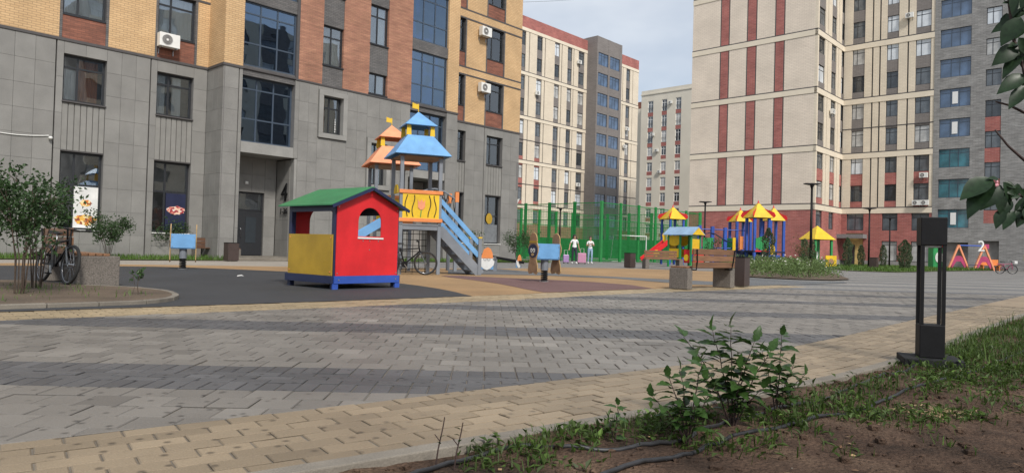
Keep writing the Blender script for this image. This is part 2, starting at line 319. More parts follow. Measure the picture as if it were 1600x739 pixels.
def clip(poly, p, n):                            # keep the side where (q-p).n <= 0
    r = []
    for i in range(len(poly)):
        a, b = poly[i], poly[(i + 1) % len(poly)]
        da = (a[0] - p.x) * n.x + (a[1] - p.y) * n.y; db = (b[0] - p.x) * n.x + (b[1] - p.y) * n.y
        if da <= 0: r.append(a)
        if (da < 0 < db) or (db < 0 < da):
            t = da / (da - db); r.append((a[0] + (b[0] - a[0]) * t, a[1] + (b[1] - a[1]) * t))
    return r
def paver_geo(poly, g=0.0030, ch=0.0052):
    n = len(poly); cx = sum(p[0] for p in poly) / n; cy = sum(p[1] for p in poly) / n
    def inset(d):                                # move every edge inwards by d
        q = []
        for i in range(n):
            p0, p1, p2 = poly[i - 1], poly[i], poly[(i + 1) % n]
            ax, ay = p1[0] - p0[0], p1[1] - p0[1]; bx, by = p2[0] - p1[0], p2[1] - p1[1]
            la, lb_ = math.hypot(ax, ay), math.hypot(bx, by); ax, ay, bx, by = ax / (la + 1e-9), ay / (la + 1e-9), bx / (lb_ + 1e-9), by / (lb_ + 1e-9)
            mx_, my_ = -ay - by, ax + bx; m2 = (mx_ * mx_ + my_ * my_) / 2; k = d / max(m2, 0.35)
            k = min(k, 0.45 * math.hypot(p1[0] - cx, p1[1] - cy) / max(math.hypot(mx_, my_), 1e-6)); q.append((p1[0] + mx_ * k, p1[1] + my_ * k))
        return q
    dz = random.gauss(0, 0.0014); tx, ty = random.gauss(0, 0.008), random.gauss(0, 0.008)
    zf = lambda x, y: dz + (x - cx) * tx + (y - cy) * ty
    a, b = inset(g + ch), inset(g)
    vs = [(x, y, zf(x, y)) for x, y in a] + [(x, y, zf(x, y) - ch * 0.7) for x, y in b] + [(x, y, -0.03) for x, y in b]
    fs = [tuple(range(n))] + [(n + i, n + (i + 1) % n, (i + 1) % n, i) for i in range(n)] + [(2 * n + i, 2 * n + (i + 1) % n, n + (i + 1) % n, n + i) for i in range(n)]
    return vs, fs, (cx, cy)
def finish_pavers(parent, items, mats, many=300):
    # items: (poly, mat index). The largest in view become single parts, the rest one joined part
    def score(it):
        p = it[0]; n = len(p); cx = sum(q[0] for q in p) / n; cy = sum(q[1] for q in p) / n
        vis = cy > 2.3 and abs(cx) < 0.74 * cy and n >= 4
        return (0 if vis else 1, cx * cx + cy * cy)
    items.sort(key=score)
    def setattr_tint(me, vals):
        a = me.attributes.new('tint', 'FLOAT', 'FACE'); a.data.foreach_set('value', vals)
    rest = MB(); tints = []
    face_t = lambda tv, n: [tv] + [tv * 0.80] * n + [tv * 0.5] * n      # dirt clings to the arrises
    for k, (poly, mi) in enumerate(items):
        if len(poly) < 3: continue
        vs, fs, (cx, cy) = paver_geo(poly); tv = random.gauss(1.0, 0.10) * (1.12 if random.random() < 0.05 else 1)
        if k < many:
            mb = MB().add(vs, fs); me = mb.mesh('paver', mats[mi]); setattr_tint(me, face_t(tv, len(poly))); link('paver', me, parent)
        else:
            rest.add(vs, fs, mi); tints += face_t(tv, len(poly))
    me = rest.mesh('distant_pavers', mats); setattr_tint(me, tints); tag(link('distant_pavers', me, parent), kind='stuff')
def empty_struct(name):
    o = bpy.data.objects.new(name, None); COL.objects.link(o); return tag(o, kind='structure')

# grey field: light courses with dark bands (soldier, three stretchers, soldier)
field = empty_struct('plaza_paving'); items = []
e1 = Vector((math.sin(R(88)), math.cos(R(88)), 0)); e2 = Vector((-e1.y, e1.x, 0))
PT = 0.205
rows = []; v = 3.80 - 0.719 - 1.845 - 1.0; v = 3.80 - 2.564; k = 0
while v < 15.5:
    rows += [(v, PT, 0.1025, 1, 0)]; v += PT
    for j in range(3): rows.append((v, 0.103, PT, 1, j % 2)); v += 0.103
    rows += [(v, PT, 0.1025, 1, 0)]; v += PT
    for j in range(9): rows.append((v, PT, PT, 0, j % 2)); v += PT
for v, h, l, mi, odd in rows:
    reach = 0.80 * (v + 0.4) + 1.2; u = -math.ceil(reach / l) * l + (l / 2 if odd else 0) + random.uniform(-0.003, 0.003)
    while u < reach:
        c = e1 * (u + l / 2) + e2 * (v + h / 2)
        d1, t1, q1, n1 = B1.near(c.x, c.y); d2, t2, q2, n2 = B2.near(c.x, c.y)
        if d1 < 0.16 and d2 > W2 - 0.16:
            poly = [((e1 * (u + a * l) + e2 * (v + b * h)).x, (e1 * (u + a * l) + e2 * (v + b * h)).y) for a, b in ((0, 0), (1, 0), (1, 1), (0, 1))]
            if d1 > -0.16: poly = clip(poly, q1, n1)
            if len(poly) > 2 and d2 < W2 + 0.16: poly = clip(poly, q2 + n2 * W2, -n2)
            if len(poly) > 2:
                ar = abs(sum(poly[i][0] * poly[(i + 1) % len(poly)][1] - poly[(i + 1) % len(poly)][0] * poly[i][1] for i in range(len(poly)))) / 2
                if ar > 0.0012: items.append((poly, mi))
        u += l
finish_pavers(field, items, [pv_light, pv_dark])
def border(name, cv, w0, s0, s1, many, m_=None):
    root = empty_struct(name); it = []
    for r_ in range(8):
        s = s0 + (0.1025 if r_ % 2 else 0)
        while s < s1:
            a, b = cv.at(s, w0 + r_ * 0.10325)[0], cv.at(s + 0.205, w0 + r_ * 0.10325)[0]
            c, d = cv.at(s + 0.205, w0 + (r_ + 1) * 0.10325)[0], cv.at(s, w0 + (r_ + 1) * 0.10325)[0]
            mid = (a + c) / 2
            if mid.y > 1.2 and abs(mid.x) < 0.80 * mid.y + 1.2: it.append(([(d.x, d.y), (c.x, c.y), (b.x, b.y), (a.x, a.y)], 0))
            s += 0.205
    finish_pavers(root, it, [m_ or pv_yel], many)
border('pavement_border', B1, 0.0, 2.0, 26.0, 300)
border('playground_border', B2, 0.0, 3.0, 22.5, 300, pv_yel2)
# far plaza surface: same courses as a printed-on pattern, too small to pick apart
def far_paving():
    m, t, b = new_mat('far_paving'); co = N(t, 'ShaderNodeTexCoord').outputs['Object']
    mpn = N(t, 'ShaderNodeMapping'); mpn.inputs['Rotation'].default_value = (0, 0, R(-2)); t.links.new(co, mpn.inputs[0])
    k = N(t, 'ShaderNodeTexBrick'); t.links.new(mpn.outputs[0], k.inputs['Vector']); k.inputs['Scale'].default_value = 1
    k.inputs['Brick Width'].default_value = PT; k.inputs['Row Height'].default_value = PT; k.inputs['Mortar Size'].default_value = 0.006
    k.inputs['Color1'].default_value = (0.235, 0.225, 0.208, 1); k.inputs['Color2'].default_value = (0.205, 0.195, 0.18, 1); k.inputs['Mortar'].default_value = (0.11, 0.105, 0.10, 1)
    sp = N(t, 'ShaderNodeSeparateXYZ'); t.links.new(mpn.outputs[0], sp.inputs[0])
    md = N(t, 'ShaderNodeMath'); md.operation = 'PINGPONG'; md.inputs[1].default_value = 1.282
    sb = N(t, 'ShaderNodeMath'); sb.operation = 'SUBTRACT'; sb.inputs[1].default_value = 3.80 + 0.36; t.links.new(sp.outputs[1], sb.inputs[0]); t.links.new(sb.outputs[0], md.inputs[0])
    lt = N(t, 'ShaderNodeMath'); lt.operation = 'LESS_THAN'; lt.inputs[1].default_value = 0.36; t.links.new(md.outputs[0], lt.inputs[0])
    mxx = N(t, 'ShaderNodeMix'); mxx.data_type = 'RGBA'; mxx.inputs[7].default_value = (0.11, 0.112, 0.118, 1); t.links.new(lt.outputs[0], mxx.inputs[0]); t.links.new(k.outputs['Color'], mxx.inputs[6])
    c = vmul(t, mxx.outputs[2], noise_fac(t, 0.35, 0.82, 1.12, 6)[0]); t.links.new(c, b.inputs['Base Color']); b.inputs['Roughness'].default_value = 0.7
    return m
vcut = v
fp = [(e1 * -6 + e2 * vcut), (e1 * 95 + e2 * vcut), (e1 * 95 + e2 * 95), (e1 * -6 + e2 * 95)]
sheet('far_plaza', [(p.x, p.y) for p in fp], -0.004, far_paving())
bs = [B1.at(t, 0)[0] for t in [20 + i for i in range(40)] if t < B1.L]; be = [B1.at(t, W1)[0] for t in [20 + i for i in range(40)] if t < B1.L]
sheet('far_border', [(p.x, p.y) for p in be] + [(p.x, p.y) for p in reversed(bs)], 0.002, mat('far_yellow_paving', (0.26, 0.20, 0.135), 0.75, 0.12, 1.2))

# kerb stones between paving and soil, each its own piece
kerb = empty_struct('kerb'); s = 2.0
while s < 34:
    l = 0.98; a = [B1.at(s + l * i / 4, KERB_IN + 0.006)[0] for i in range(5)]; b = [B1.at(s + l * i / 4, KERB_OUT)[0] for i in range(5)]
    mb = MB(); dz = random.uniform(-0.006, 0.008)
    mb.prism([(p.x, p.y) for p in b] + [(p.x, p.y) for p in reversed(a)], -0.18, 0.006 + dz); mb.obj('kerb_stone', concrete2, kerb, bevel=0.006); s += l + 0.012

# soil bed in front
def soil_mat():
    m, t, b = new_mat('soil'); co = N(t, 'ShaderNodeTexCoord').outputs['Object']
    n = N(t, 'ShaderNodeTexNoise'); n.inputs['Scale'].default_value = 2.2; n.inputs['Detail'].default_value = 9; n.inputs['Roughness'].default_value = 0.62; t.links.new(co, n.inputs['Vector'])
    r = N(t, 'ShaderNodeValToRGB'); r.color_ramp.elements[0].position = 0.33; r.color_ramp.elements[1].position = 0.68
    r.color_ramp.elements[0].color = (0.034, 0.024, 0.018, 1); r.color_ramp.elements[1].color = (0.14, 0.094, 0.064, 1)
    e = r.color_ramp.elements.new(0.5); e.color = (0.080, 0.051, 0.036, 1)
    t.links.new(n.outputs['Fac'], r.inputs[0]); c = vmul(t, r.outputs[0], noise_fac(t, 70, 0.7, 1.35, 4, vec=co)[0])
    t.links.new(c, b.inputs['Base Color']); b.inputs['Roughness'].default_value = 0.95; b.inputs['Specular IOR Level'].default_value = 0.15
    add_bump(t, b, noise_fac(t, 55, 0, 1, 8, vec=co)[1], 0.9, 0.03)
    return m
m_soil = soil_mat()
def soil_h(x, y): return -0.012 + 0.030 * noise.noise((x * 1.7, y * 1.7, 0)) + 0.016 * noise.noise((x * 6, y * 6, 3)) + 0.008 * noise.noise((x * 18, y * 18, 7)) + 0.004 * noise.noise((x * 45, y * 45, 1))
mb = MB(); ts = [2 + 30 * (i / 520) for i in range(521)]; fs_ = [KERB_OUT - 0.02 + 4.2 * (j / 90) ** 1.25 for j in range(91)]
for t in ts:
    for q in fs_:
        p, d, n = B1.at(t, q); mb.v.append((p.x, p.y, soil_h(p.x, p.y)))
nj = len(fs_)
for i in range(len(ts) - 1):
    for j in range(nj - 1): mb.f.append((i * nj + j, i * nj + j + 1, (i + 1) * nj + j + 1, (i + 1) * nj + j)); mb.mi.append(0)
tag(mb.obj('soil_bed', m_soil, smooth=True), kind='structure')
be = [B1.at(t, KERB_OUT + 4.1)[0] for t in [2 + i for i in range(31)]]
sheet('soil_beyond', [(p.x, p.y) for p in be] + [(60, -30), (-20, -30)], -0.06, m_soil)
mb = MB()
for i in range(5200):                            # clods and pebbles
    t = random.uniform(6, 26); q = KERB_OUT + 0.04 + random.random() ** 1.6 * 2.6; p, d, n = B1.at(t, q)
    r_ = random.choice((0.004, 0.005, 0.006, 0.009, 0.012, 0.018)) * random.uniform(0.7, 1.5)
    mb.ball((p.x, p.y, soil_h(p.x, p.y) + r_ * 0.2), r_ * random.uniform(0.8, 1.6), r_ * random.uniform(0.7, 1.3), r_ * 0.7, 5, 3, 0 if random.random() < 0.97 or r_ > 0.01 else 1)
tag(mb.obj('soil_clods', [m_soil, mat('pebble', (0.20, 0.17, 0.135), 0.8, 0.3, 20)]), 'brown clods and small pebbles on the bare soil', 'soil', kind='stuff')
mb = MB()
for i in range(150):                              # dry straw patch
    a = random.uniform(0, math.pi); x, y = 2.30 + random.gauss(0, 0.11), 3.72 + random.gauss(0, 0.07); l = random.uniform(0.006, 0.03); z = soil_h(x, y) + 0.008
    mb.bar((x - l * math.cos(a), y - l * math.sin(a), z), (x + l * math.cos(a), y + l * math.sin(a), z + random.uniform(0, 0.006)), 0.005, 0.0015)
tag(mb.obj('dry_straw', mat('dry_straw', (0.30, 0.22, 0.12), 0.9, 0.3, 20)), 'scattered pale dry straw on the brown soil', 'straw', kind='stuff')

mb = MB()
for i in range(420):                             # fallen leaves and bits of bark
    p, d, n = B1.at(random.uniform(6, 22), KERB_OUT + 0.03 + random.random() ** 1.3 * 2.4); z = soil_h(p.x, p.y) + 0.006; a = random.uniform(0, 6.28); l = random.uniform(0.012, 0.035); q = Vector((math.cos(a), math.sin(a), random.uniform(-0.1, 0.4))) * l; sd_ = Vector((-math.sin(a), math.cos(a), random.uniform(0, 0.5))) * l * 0.4
    b_ = Vector((p.x, p.y, z)); mb.add([b_, b_ + q * 0.5 + sd_, b_ + q, b_ + q * 0.5 - sd_ * 0.8], [(0, 1, 2), (0, 2, 3)], i % 2)
tag(mb.obj('fallen_leaves', [mat('dead_leaf', (0.16, 0.085, 0.04), 0.8, 0.4, 30), mat('dry_leaf', (0.27, 0.18, 0.09), 0.8, 0.4, 30)]), 'scattered dead leaves on the soil bed', 'leaves', kind='stuff')

# playground rubber surfaces
def rub(name, col, rough=0.85): return mat(name, col, rough, 0.14, 0.7, 0.5, 140, fine=0.35, fscale=110, grime=0.18)
r_dark, r_och, r_mar, r_gry = rub('dark_rubber', (0.040, 0.042, 0.046), 0.75), rub('ochre_rubber', (0.34, 0.215, 0.105)), rub('maroon_rubber', (0.155, 0.085, 0.080)), rub('grey_rubber', (0.13, 0.135, 0.14))
m_path = mat('pale_path_paving', (0.34, 0.305, 0.26), 0.8, 0.12, 0.6, grime=0.2, fine=0.1, fscale=12)
pts2 = lambda a, b, off=0.0, n=40: [(p.x, p.y) for p in [B2.at(a + (b - a) * i / n, off)[0] for i in range(n + 1)]]
sheet('path', [(-40, 8), (-16, 16), (-6, 14), (8, 19), (13, 30), (16, 40), (20, 62), (2, 62), (-30, 40)], -0.010, m_path)
sA = min(range(len(B2.p)), key=lambda i: (B2.p[i].x + 9.0) ** 2 + (B2.p[i].y - 3.7) ** 2); sB = min(range(len(B2.p)), key=lambda i: (B2.p[i].x + 0.61) ** 2 + (B2.p[i].y - 11.3) ** 2)
sZ = min(range(len(B2.p)), key=lambda i: (B2.p[i].x - 8.4) ** 2 + (B2.p[i].y - 20) ** 2)
tA, tB, tZ = B2.s[sA], B2.s[sB], B2.s[sZ]
sheet('ochre_surface', pts2(tA, tZ, -0.01) + [(8.3, 24.5), (9.32, 31.98), (6.11, 32.92), (2.07, 31.56), (1.39, 29.37), (-0.3, 26.9), (-4.6, 24.2), (-7.42, 22.6), (-10.2, 21.4), (-14, 19.4), (-16, 12)], 0.000, r_och)
sheet('dark_surface', pts2(tA, tB, -0.012) + [(-0.80, 11.8), (-0.99, 12.33), (-1.37, 13.13), (-1.83, 13.9), (-2.29, 14.53), (-3.48, 15.89), (-4.93, 17.8), (-6.0, 18.75), (-7.32, 19.25), (-8.7, 19.6), (-10.0, 19.6), (-11.5, 18.8), (-14, 16.6), (-15, 10)], 0.004, r_dark)
sheet('maroon_surface', [(-1.9, 18.9), (-1.38, 19.25), (-0.36, 18.74), (0.98, 18.33), (2.14, 17.61), (2.9, 16.6), (3.15, 15.28), (2.2, 14.4), (0.95, 13.12), (0.62, 12.9), (0.30, 13.75), (0.05, 14.6), (-0.3, 15.63), (-0.9, 16.9), (-1.64, 18.19)], 0.005, r_mar)
sheet('grey_surface', [(-2.2, 24.28), (-1.39, 25.4), (-0.46, 26.2), (0.71, 24.38), (2.08, 22.18), (3.19, 21.69), (4.8, 20.7), (5.87, 20.13), (8.2, 24.29), (9.57, 22.51), (11.1, 23.18), (10.6, 21.9), (8.5, 20.0), (6.0, 17.75), (4.5, 17.9), (3.0, 20.42), (1.01, 21.15), (-0.35, 20.92), (-1.84, 20.31)], 0.006, r_gry)
# lawn strip in front of the left block, turf in the ball court, beds on the right
m_lawn = mat('lawn_soil', (0.10, 0.115, 0.04), 0.95, 0.3, 1.5, fine=0.3)
m_bed = mat('bed_soil', (0.10, 0.072, 0.048), 0.95, 0.3, 1.2, 0.6, 30, fine=0.3, fscale=40)
m_turf = mat('artificial_turf', (0.03, 0.16, 0.04), 0.9, 0.15, 1.0)
U43 = Vector((math.sin(R(43)), math.cos(R(43)), 0)); N43 = Vector((math.cos(R(43)), -math.sin(R(43)), 0))
LB = Vector((-17.767, 24.145, 0))
def fl(u, d): p = LB + U43 * u + N43 * d; return (p.x, p.y)
sheet('lawn_strip', [fl(-8, -0.1), fl(7.0, -0.1), fl(7.0, 2.6), fl(-8, 2.6)], 0.02, m_lawn)
sheet('lawn_strip', [fl(10.4, 1.4), fl(26.6, 1.4), fl(26.6, 3.0), fl(10.4, 3.0)], 0.02, m_lawn)
FC = Vector((6.41, 50.07, 0))
def cg(a, b): p = FC + U43 * a - N43 * b; return (p.x, p.y)   # a along the receding side, b into the court's other side
sheet('court_turf', [cg(0, 0), cg(15, 0), cg(15, 13), cg(0, 13)], 0.004, m_turf)
sheet('flower_bed', [(8.44, 25.4), (8.9, 24.3), (9.83, 23.6), (11.0, 23.75), (12.3, 25.2), (14.77, 31.36), (19.07, 42.57), (24, 56), (16, 56), (11, 36)], 0.03, m_bed)
sheet('grass_bed', [(20.4, 42.4), (21.2, 41.6), (23.2, 41.6), (26.91, 45.55), (31, 50.2), (47, 66), (38, 73), (24, 56)], 0.03, m_lawn)
# planting bed by the left bench, with its rounded kerb
bedk = [(-6.6, 10.75), (-5.92, 10.62), (-5.41, 10.38), (-4.98, 10.0), (-4.62, 9.5), (-4.42, 8.95), (-4.45, 8.5), (-4.75, 8.1), (-5.5, 7.35), (-6.6, 6.35), (-8.5, 4.6)]
bk = [(p.x, p.y) for p in smooth_curve([(-7.4, 10.9)] + bedk + [(-9.5, 3.8)], 0.12)]
mb = MB(); pl = bk + [(-12, 5), (-13, 10), (-8, 11.5)]
sheet('planting_bed', pl, 0.05, m_bed)
kb = empty_struct('bed_kerb')
cvb = Curve([(-7.4, 10.9)] + bedk + [(-9.5, 3.8)], 0.05); s = 0
while s < cvb.L - 0.5:
    a = [cvb.at(s + 0.5 * i / 3, 0.0)[0] for i in range(4)]; b = [cvb.at(s + 0.5 * i / 3, -0.085)[0] for i in range(4)]
    MB().prism([(p.x, p.y) for p in a] + [(p.x, p.y) for p in reversed(b)], -0.1, 0.052 + random.uniform(-0.004, 0.004)).obj('kerb_stone', concrete2, kb, bevel=0.008); s += 0.507

# ------------------------------------------------------------------ buildings
WCACHE = {}
def bars_mesh(w, h, cols, rows, fw, mw, dep, m):
    key = (round(w, 2), round(h, 2), tuple(cols), tuple(rows), fw, m.name)
    if key not in WCACHE:
        mb = MB(); mb.box(0, w, 0, dep, 0, fw); mb.box(0, w, 0, dep, h - fw, h); mb.box(0, fw, 0, dep, fw, h - fw); mb.box(w - fw, w, 0, dep, fw, h - fw)
        for c in cols: mb.box(w * c - mw / 2, w * c + mw / 2, 0.004, dep - 0.004, fw, h - fw)
        xs = [fw] + [w * c for c in cols] + [w - fw]
        for r_ in rows:
            for a, b in zip(xs, xs[1:]):
                mb.box(a + (mw / 2 if a != fw else 0), b - (mw / 2 if b != w - fw else 0), 0.006, dep - 0.006, h * r_ - mw / 2, h * r_ + mw / 2)
        WCACHE[key] = mb.mesh('window', m)
    return WCACHE[key]
def window(parent, x0, x1, z0, z1, y, cols=(0.5,), rows=(0.72,), m=None, pane=None, fw=0.06, mw=0.05, split=False, rz=0.0, org=None):
    """frame with its panes as children; org/rz place it on a face turned by rz about the building's corner"""
    m = m or frame_dk; w_, h_ = x1 - x0, z1 - z0
    f = link('window', bars_mesh(w_, h_, cols, rows, fw, mw, 0.07, m), parent)
    p = Vector((x0, y, z0)) if org is None else Vector(org) + Matrix.Rotation(rz, 3, 'Z') @ Vector((x0, y, z0))
    f.location = p; f.rotation_euler = (0, 0, rz)
    xs = [fw] + [w_ * c for c in cols] + [w_ - fw]; zs = [fw] + [h_ * c for c in rows] + [h_ - fw]
    if split:
        for a, b in zip(xs, xs[1:]):
            for c, d in zip(zs, zs[1:]): MB().box(a, b, 0.03, 0.038, c, d).obj('pane', pane, f)
    else:
        key = ('p', round(w_, 2), round(h_, 2), pane.name)
        if key not in WCACHE: WCACHE[key] = MB().box(fw * 0.5, w_ - fw * 0.5, 0.03, 0.04, fw * 0.5, h_ - fw * 0.5).mesh('pane', pane)
        link('pane', WCACHE[key], f)
    return f
def curtains(win, w_, h_, m=None, a=0.0, b=1.0, y=0.22):
    mb = MB(); n = 26; vs = []
    for i in range(n + 1):
        x = w_ * (a + (b - a) * i / n); yy = y + 0.03 * math.sin(i * 1.9) + random.uniform(-0.008, 0.008); vs += [(x, yy, 0.02), (x, yy, h_ - 0.04)]
    mb.add(vs, [(2 * i, 2 * i + 2, 2 * i + 3, 2 * i + 1) for i in range(n)]); return mb.obj('curtain', m or curtain, win, smooth=True)
def far_pane(r): return g_far[0] if r < 0.28 else g_far[1] if r < 0.62 else g_far[2] if r < 0.86 else g_far[3]

# ---- left block, clad in granite below and brick above. local x along the front, -y outwards
lb = thing('apartment_building', 'apartment block with grey granite base, yellow and orange brick above and blue glazed loggias', 'building', LB, az(43))
GT = 7.95
PB = -1.5
# solid cores
part(lb, 'core', interior, -6, 26.45, 0.75, 13, 0, 21); part(lb, 'core', interior, 10.5, 16.5, -0.75, 0.70, 0, 21)
part(lb, 'core', interior, 7.0, 10.4, 0.40, 0.72, 4.6, 21); part(lb, 'core', interior, 16.55, 19.6, 0.35, 0.70, 4.4, 21)
part(lb, 'flat_roof', roofgrey, -6.2, 26.6, -1.6, 13.2, 21.0, 21.3)
def slab(name, m, x0, x1, z0, z1, y0=0.0, th=0.30): return part(lb, name, m, x0, x1, y0, y0 + th, z0, z1)
npan = [0]
def panels(x0, x1, z0, z1, y, pw=0.62, ph=0.90):
    """granite facing slabs on a backing wall"""
    part(lb, 'wall', joint, x0, x1, y + 0.03, y + 0.34, z0, z1)
    nx = max(1, round((x1 - x0) / pw)); nzr = max(1, round((z1 - z0) / ph)); dx, dz = (x1 - x0) / nx, (z1 - z0) / nzr
    for i in range(nx):
        for j in range(nzr):
            g = 0.004; yy = y + random.uniform(-0.003, 0.003)
            MB().box(x0 + i * dx + g, x0 + (i + 1) * dx - g, yy, y + 0.029, z0 + j * dz + g, z0 + (j + 1) * dz - g).obj('granite_panel', granite, lb); npan[0] += 1
def battens(x0, x1, z0, z1, y, n):
    part(lb, 'wall', joint, x0, x1, y + 0.08, y + 0.34, z0, z1)
    d = (x1 - x0) / n
    for i in range(n): MB().box(x0 + i * d + 0.014, x0 + (i + 1) * d - 0.014, y + 0.035, y + 0.079, z0 + 0.01, z1 - 0.02).obj('batten', batten, lb)
def column_base(x0, x1, y, n, split_cols, cur=None, low=True):
    panels(x0, x1, 7.50, GT, y, 0.75, 0.45); battens(x0, x1, 3.96, 5.72, y, n)
    part(lb, 'sill', dark_line, x0 - 0.02, x1 + 0.02, y - 0.04, y + 0.30, 5.72, 5.77); part(lb, 'lintel', dark_line, x0, x1, y + 0.02, y + 0.3, 3.92, 3.96)
    f1 = window(lb, x0, x1, 5.77, 7.50, y + 0.22, split_cols, (0.74,), pane=g_clear, split=True, fw=0.08, mw=0.07)
    f2 = window(lb, x0, x1, 1.04, 3.92, y + 0.22, split_cols, (0.58,), pane=g_clear, split=True, fw=0.08, mw=0.07)
    panels(x0, x1, 0, 1.0, y, 0.75, 0.5); part(lb, 'sill', white_p, x0 - 0.02, x1 + 0.02, y - 0.05, y + 0.30, 1.0, 1.04)
    return f1, f2
for a, b in ((-6, 1.42), (3.11, 4.66), (6.37, 6.92), (19.85, 21.26), (21.88, 23.38), (24.98, 26.45)): panels(a, b, 0, GT, 0)
for a, b in ((1.46, 1.68), (4.70, 4.93), (23.42, 23.6)): panels(a, b, 0, GT, 0, 0.3, 1.3)
wl1, wl2 = column_base(1.68, 3.11, 0, 7, (0.36,)); wl3, wl4 = column_base(4.93, 6.37, 0, 7, (0.36,))
wr1, wr2 = column_base(21.26, 21.88, 0, 3, ()); wr3, wr4 = column_base(23.6, 24.98, 0, 6, (0.36,))
curtains(wl1, 1.4, 1.25, curtain, 0.05, 0.36, 0.10); curtains(wl1, 1.4, 1.7, curtain_o, 0.38, 0.9, 0.3); curtains(wl3, 1.4, 1.7, curtain, 0.05, 0.30, 0.12); curtains(wl3, 1.4, 1.7, curtain, 0.5, 0.75, 0.12); curtains(wr3, 1.35, 1.7, curtain, 0.4, 0.65)
# centre part stands 1.5 m forward
panels(7.0, 7.58, 0, GT, PB); panels(7.61, 7.75, 0, GT, PB, 0.3, 1.3); panels(10.16, 10.36, 4.5, GT, PB, 0.3, 0.9)
panels(10.36, 11.31, 0, GT, PB); panels(12.84, 13.98, 0, GT, PB); panels(15.4, 16.58, 0, GT, PB); panels(19.06, 19.82, 0, GT, PB)
panels(11.31, 12.84, 0, 5.57, PB); panels(11.31, 12.84, 7.76, GT, PB, 0.75, 0.3); panels(13.98, 15.4, 0, 3.45, PB); panels(13.98, 15.4, 5.95, GT, PB)
def projecting(x0, x1, z0, z1, fx=0.22, cols=(0.42,)):
    for a, b, c, d in ((x0, x1, z1 - fx, z1), (x0, x1, z0, z0 + fx), (x0, x0 + fx, z0 + fx, z1 - fx), (x1 - fx, x1, z0 + fx, z1 - fx)):
        MB().box(a, b, PB - 0.10, PB + 0.35, c, d).obj('window_surround', granite_plain, lb, bevel=0.01)
    return window(lb, x0 + fx, x1 - fx, z0 + fx, z1 - fx, PB + 0.18, cols, (0.70,), pane=g_clear, split=True, fw=0.08, mw=0.07)
pw1 = projecting(11.33, 12.82, 5.59, 7.75); pw2 = projecting(14.0, 15.38, 3.47, 5.93)
curtains(pw1, 1.05, 1.7, curtain_o, 0.05, 0.3)
# granite returns where the wall steps forward
def returns(x, y0, y1, z0, z1, side, pl=0.5, ph=0.9, m=granite):
    nx = max(1, round((y1 - y0) / pl)); nzr = max(1, round((z1 - z0) / ph)); dy, dz = (y1 - y0) / nx, (z1 - z0) / nzr; g = 0.004
    part(lb, 'wall', joint, min(x - side * 0.03, x - side * 0.2), max(x - side * 0.03, x - side * 0.2), y0, y1, z0, z1)
    for i in range(nx):
        for j in range(nzr): MB().box(min(x, x - side * 0.029), max(x, x - side * 0.029), y0 + i * dy + g, y0 + (i + 1) * dy - g, z0 + j * dz + g, z0 + (j + 1) * dz - g).obj('granite_panel', granite, lb)
returns(6.94, PB + 0.004, 0.4, 0, GT, -1); returns(19.84, PB + 0.004, 0.4, 0, GT, 1); returns(10.22, PB + 0.36, 0.0, 0, 4.45, -1); returns(26.47, 0.0, 6.0, 0, GT, 1, 0.9)
part(lb, 'wall', granite_plain, 10.24, 10.36, PB + 0.03, PB + 0.35, 0, 4.5)
returns(7.77, PB + 0.36, 0.0, 0, 4.45, 1); returns(16.6, PB + 0.36, 0.3, 0, 4.3, 1); returns(19.04, PB + 0.36, 0.3, 0, 4.3, -1)
# porch: back wall, door, soffit, slab, step, number
panels(7.8, 8.45, 0.15, 4.5, 0.02); panels(9.66, 10.2, 0.15, 4.5, 0.02); panels(8.45, 9.66, 2.96, 4.5, 0.02)
dr = part(lb, 'door', frame_dk, 8.47, 9.64, 0.10, 0.16, 0.17, 2.12); part(dr, 'leaf_panel', mat('door_blue_grey', (0.028, 0.036, 0.044), 0.35, 0.1), 8.86, 9.34, 0.085, 0.099, 0.72, 1.85)
MB().tube([(8.62, 0.05, 0.95), (8.62, 0.03, 1.0), (8.62, 0.03, 1.3), (8.62, 0.05, 1.35)], 0.014).obj('handle', chrome, dr)
window(lb, 8.47, 9.64, 2.14, 2.94, 0.10, (), (), pane=g_clear, split=True)
part(lb, 'core', interior, 8.4, 9.7, 0.5, 0.7, 0, 3.1)
part(lb, 'porch_slab', granite_plain, 7.77, 10.22, PB + 0.02, 0.30, 4.5, 4.95); part(lb, 'porch_slab', granite_plain, 16.6, 19.04, PB + 0.02, 0.30, 4.3, 4.7)
part(lb, 'core', interior, 16.8, 18.9, 0.1, 0.3, 0, 4.25)
part(lb, 'step', concrete2, 7.1, 11.4, -2.3, -1.53, 0, 0.10, 0.01); part(lb, 'step', concrete2, 7.78, 10.2, PB + 0.02, 0.0, 0, 0.15)
MB().box(8.72, 8.86, -0.06, 0.02, 3.30, 3.42).obj('porch_lamp', white_p, lb, bevel=0.01)
def text_obj(txt, size, ext, m, parent, M, name):
    c = bpy.data.curves.new(name, 'FONT'); c.body = txt; c.size = size; c.extrude = ext; c.align_x = 'CENTER'
    t = bpy.data.objects.new(name, c); COL.objects.link(t); bpy.context.view_layer.update()
    me = bpy.data.meshes.new_from_object(t); bpy.data.objects.remove(t); me.materials.append(m); me.transform(M)
    return link(name, me, parent)
# text faces -x: local text x -> -y (reading left to right as seen from -x), text y -> z
TX = lambda x, y, z, sh=0.0: Matrix.Translation((x, y, z)) @ Matrix(((0, 0, -1, 0), (-1, -sh, 0, 0), (0, 1, 0, 0), (0, 0, 0, 1)))
text_obj('4', 1.15, 0.02, black_m, lb, TX(10.16, -0.80, 2.62, 0.08), 'house_number'); text_obj('1-36', 0.36, 0.015, black_m, lb, TX(10.165, -0.80, 2.05), 'flat_numbers')
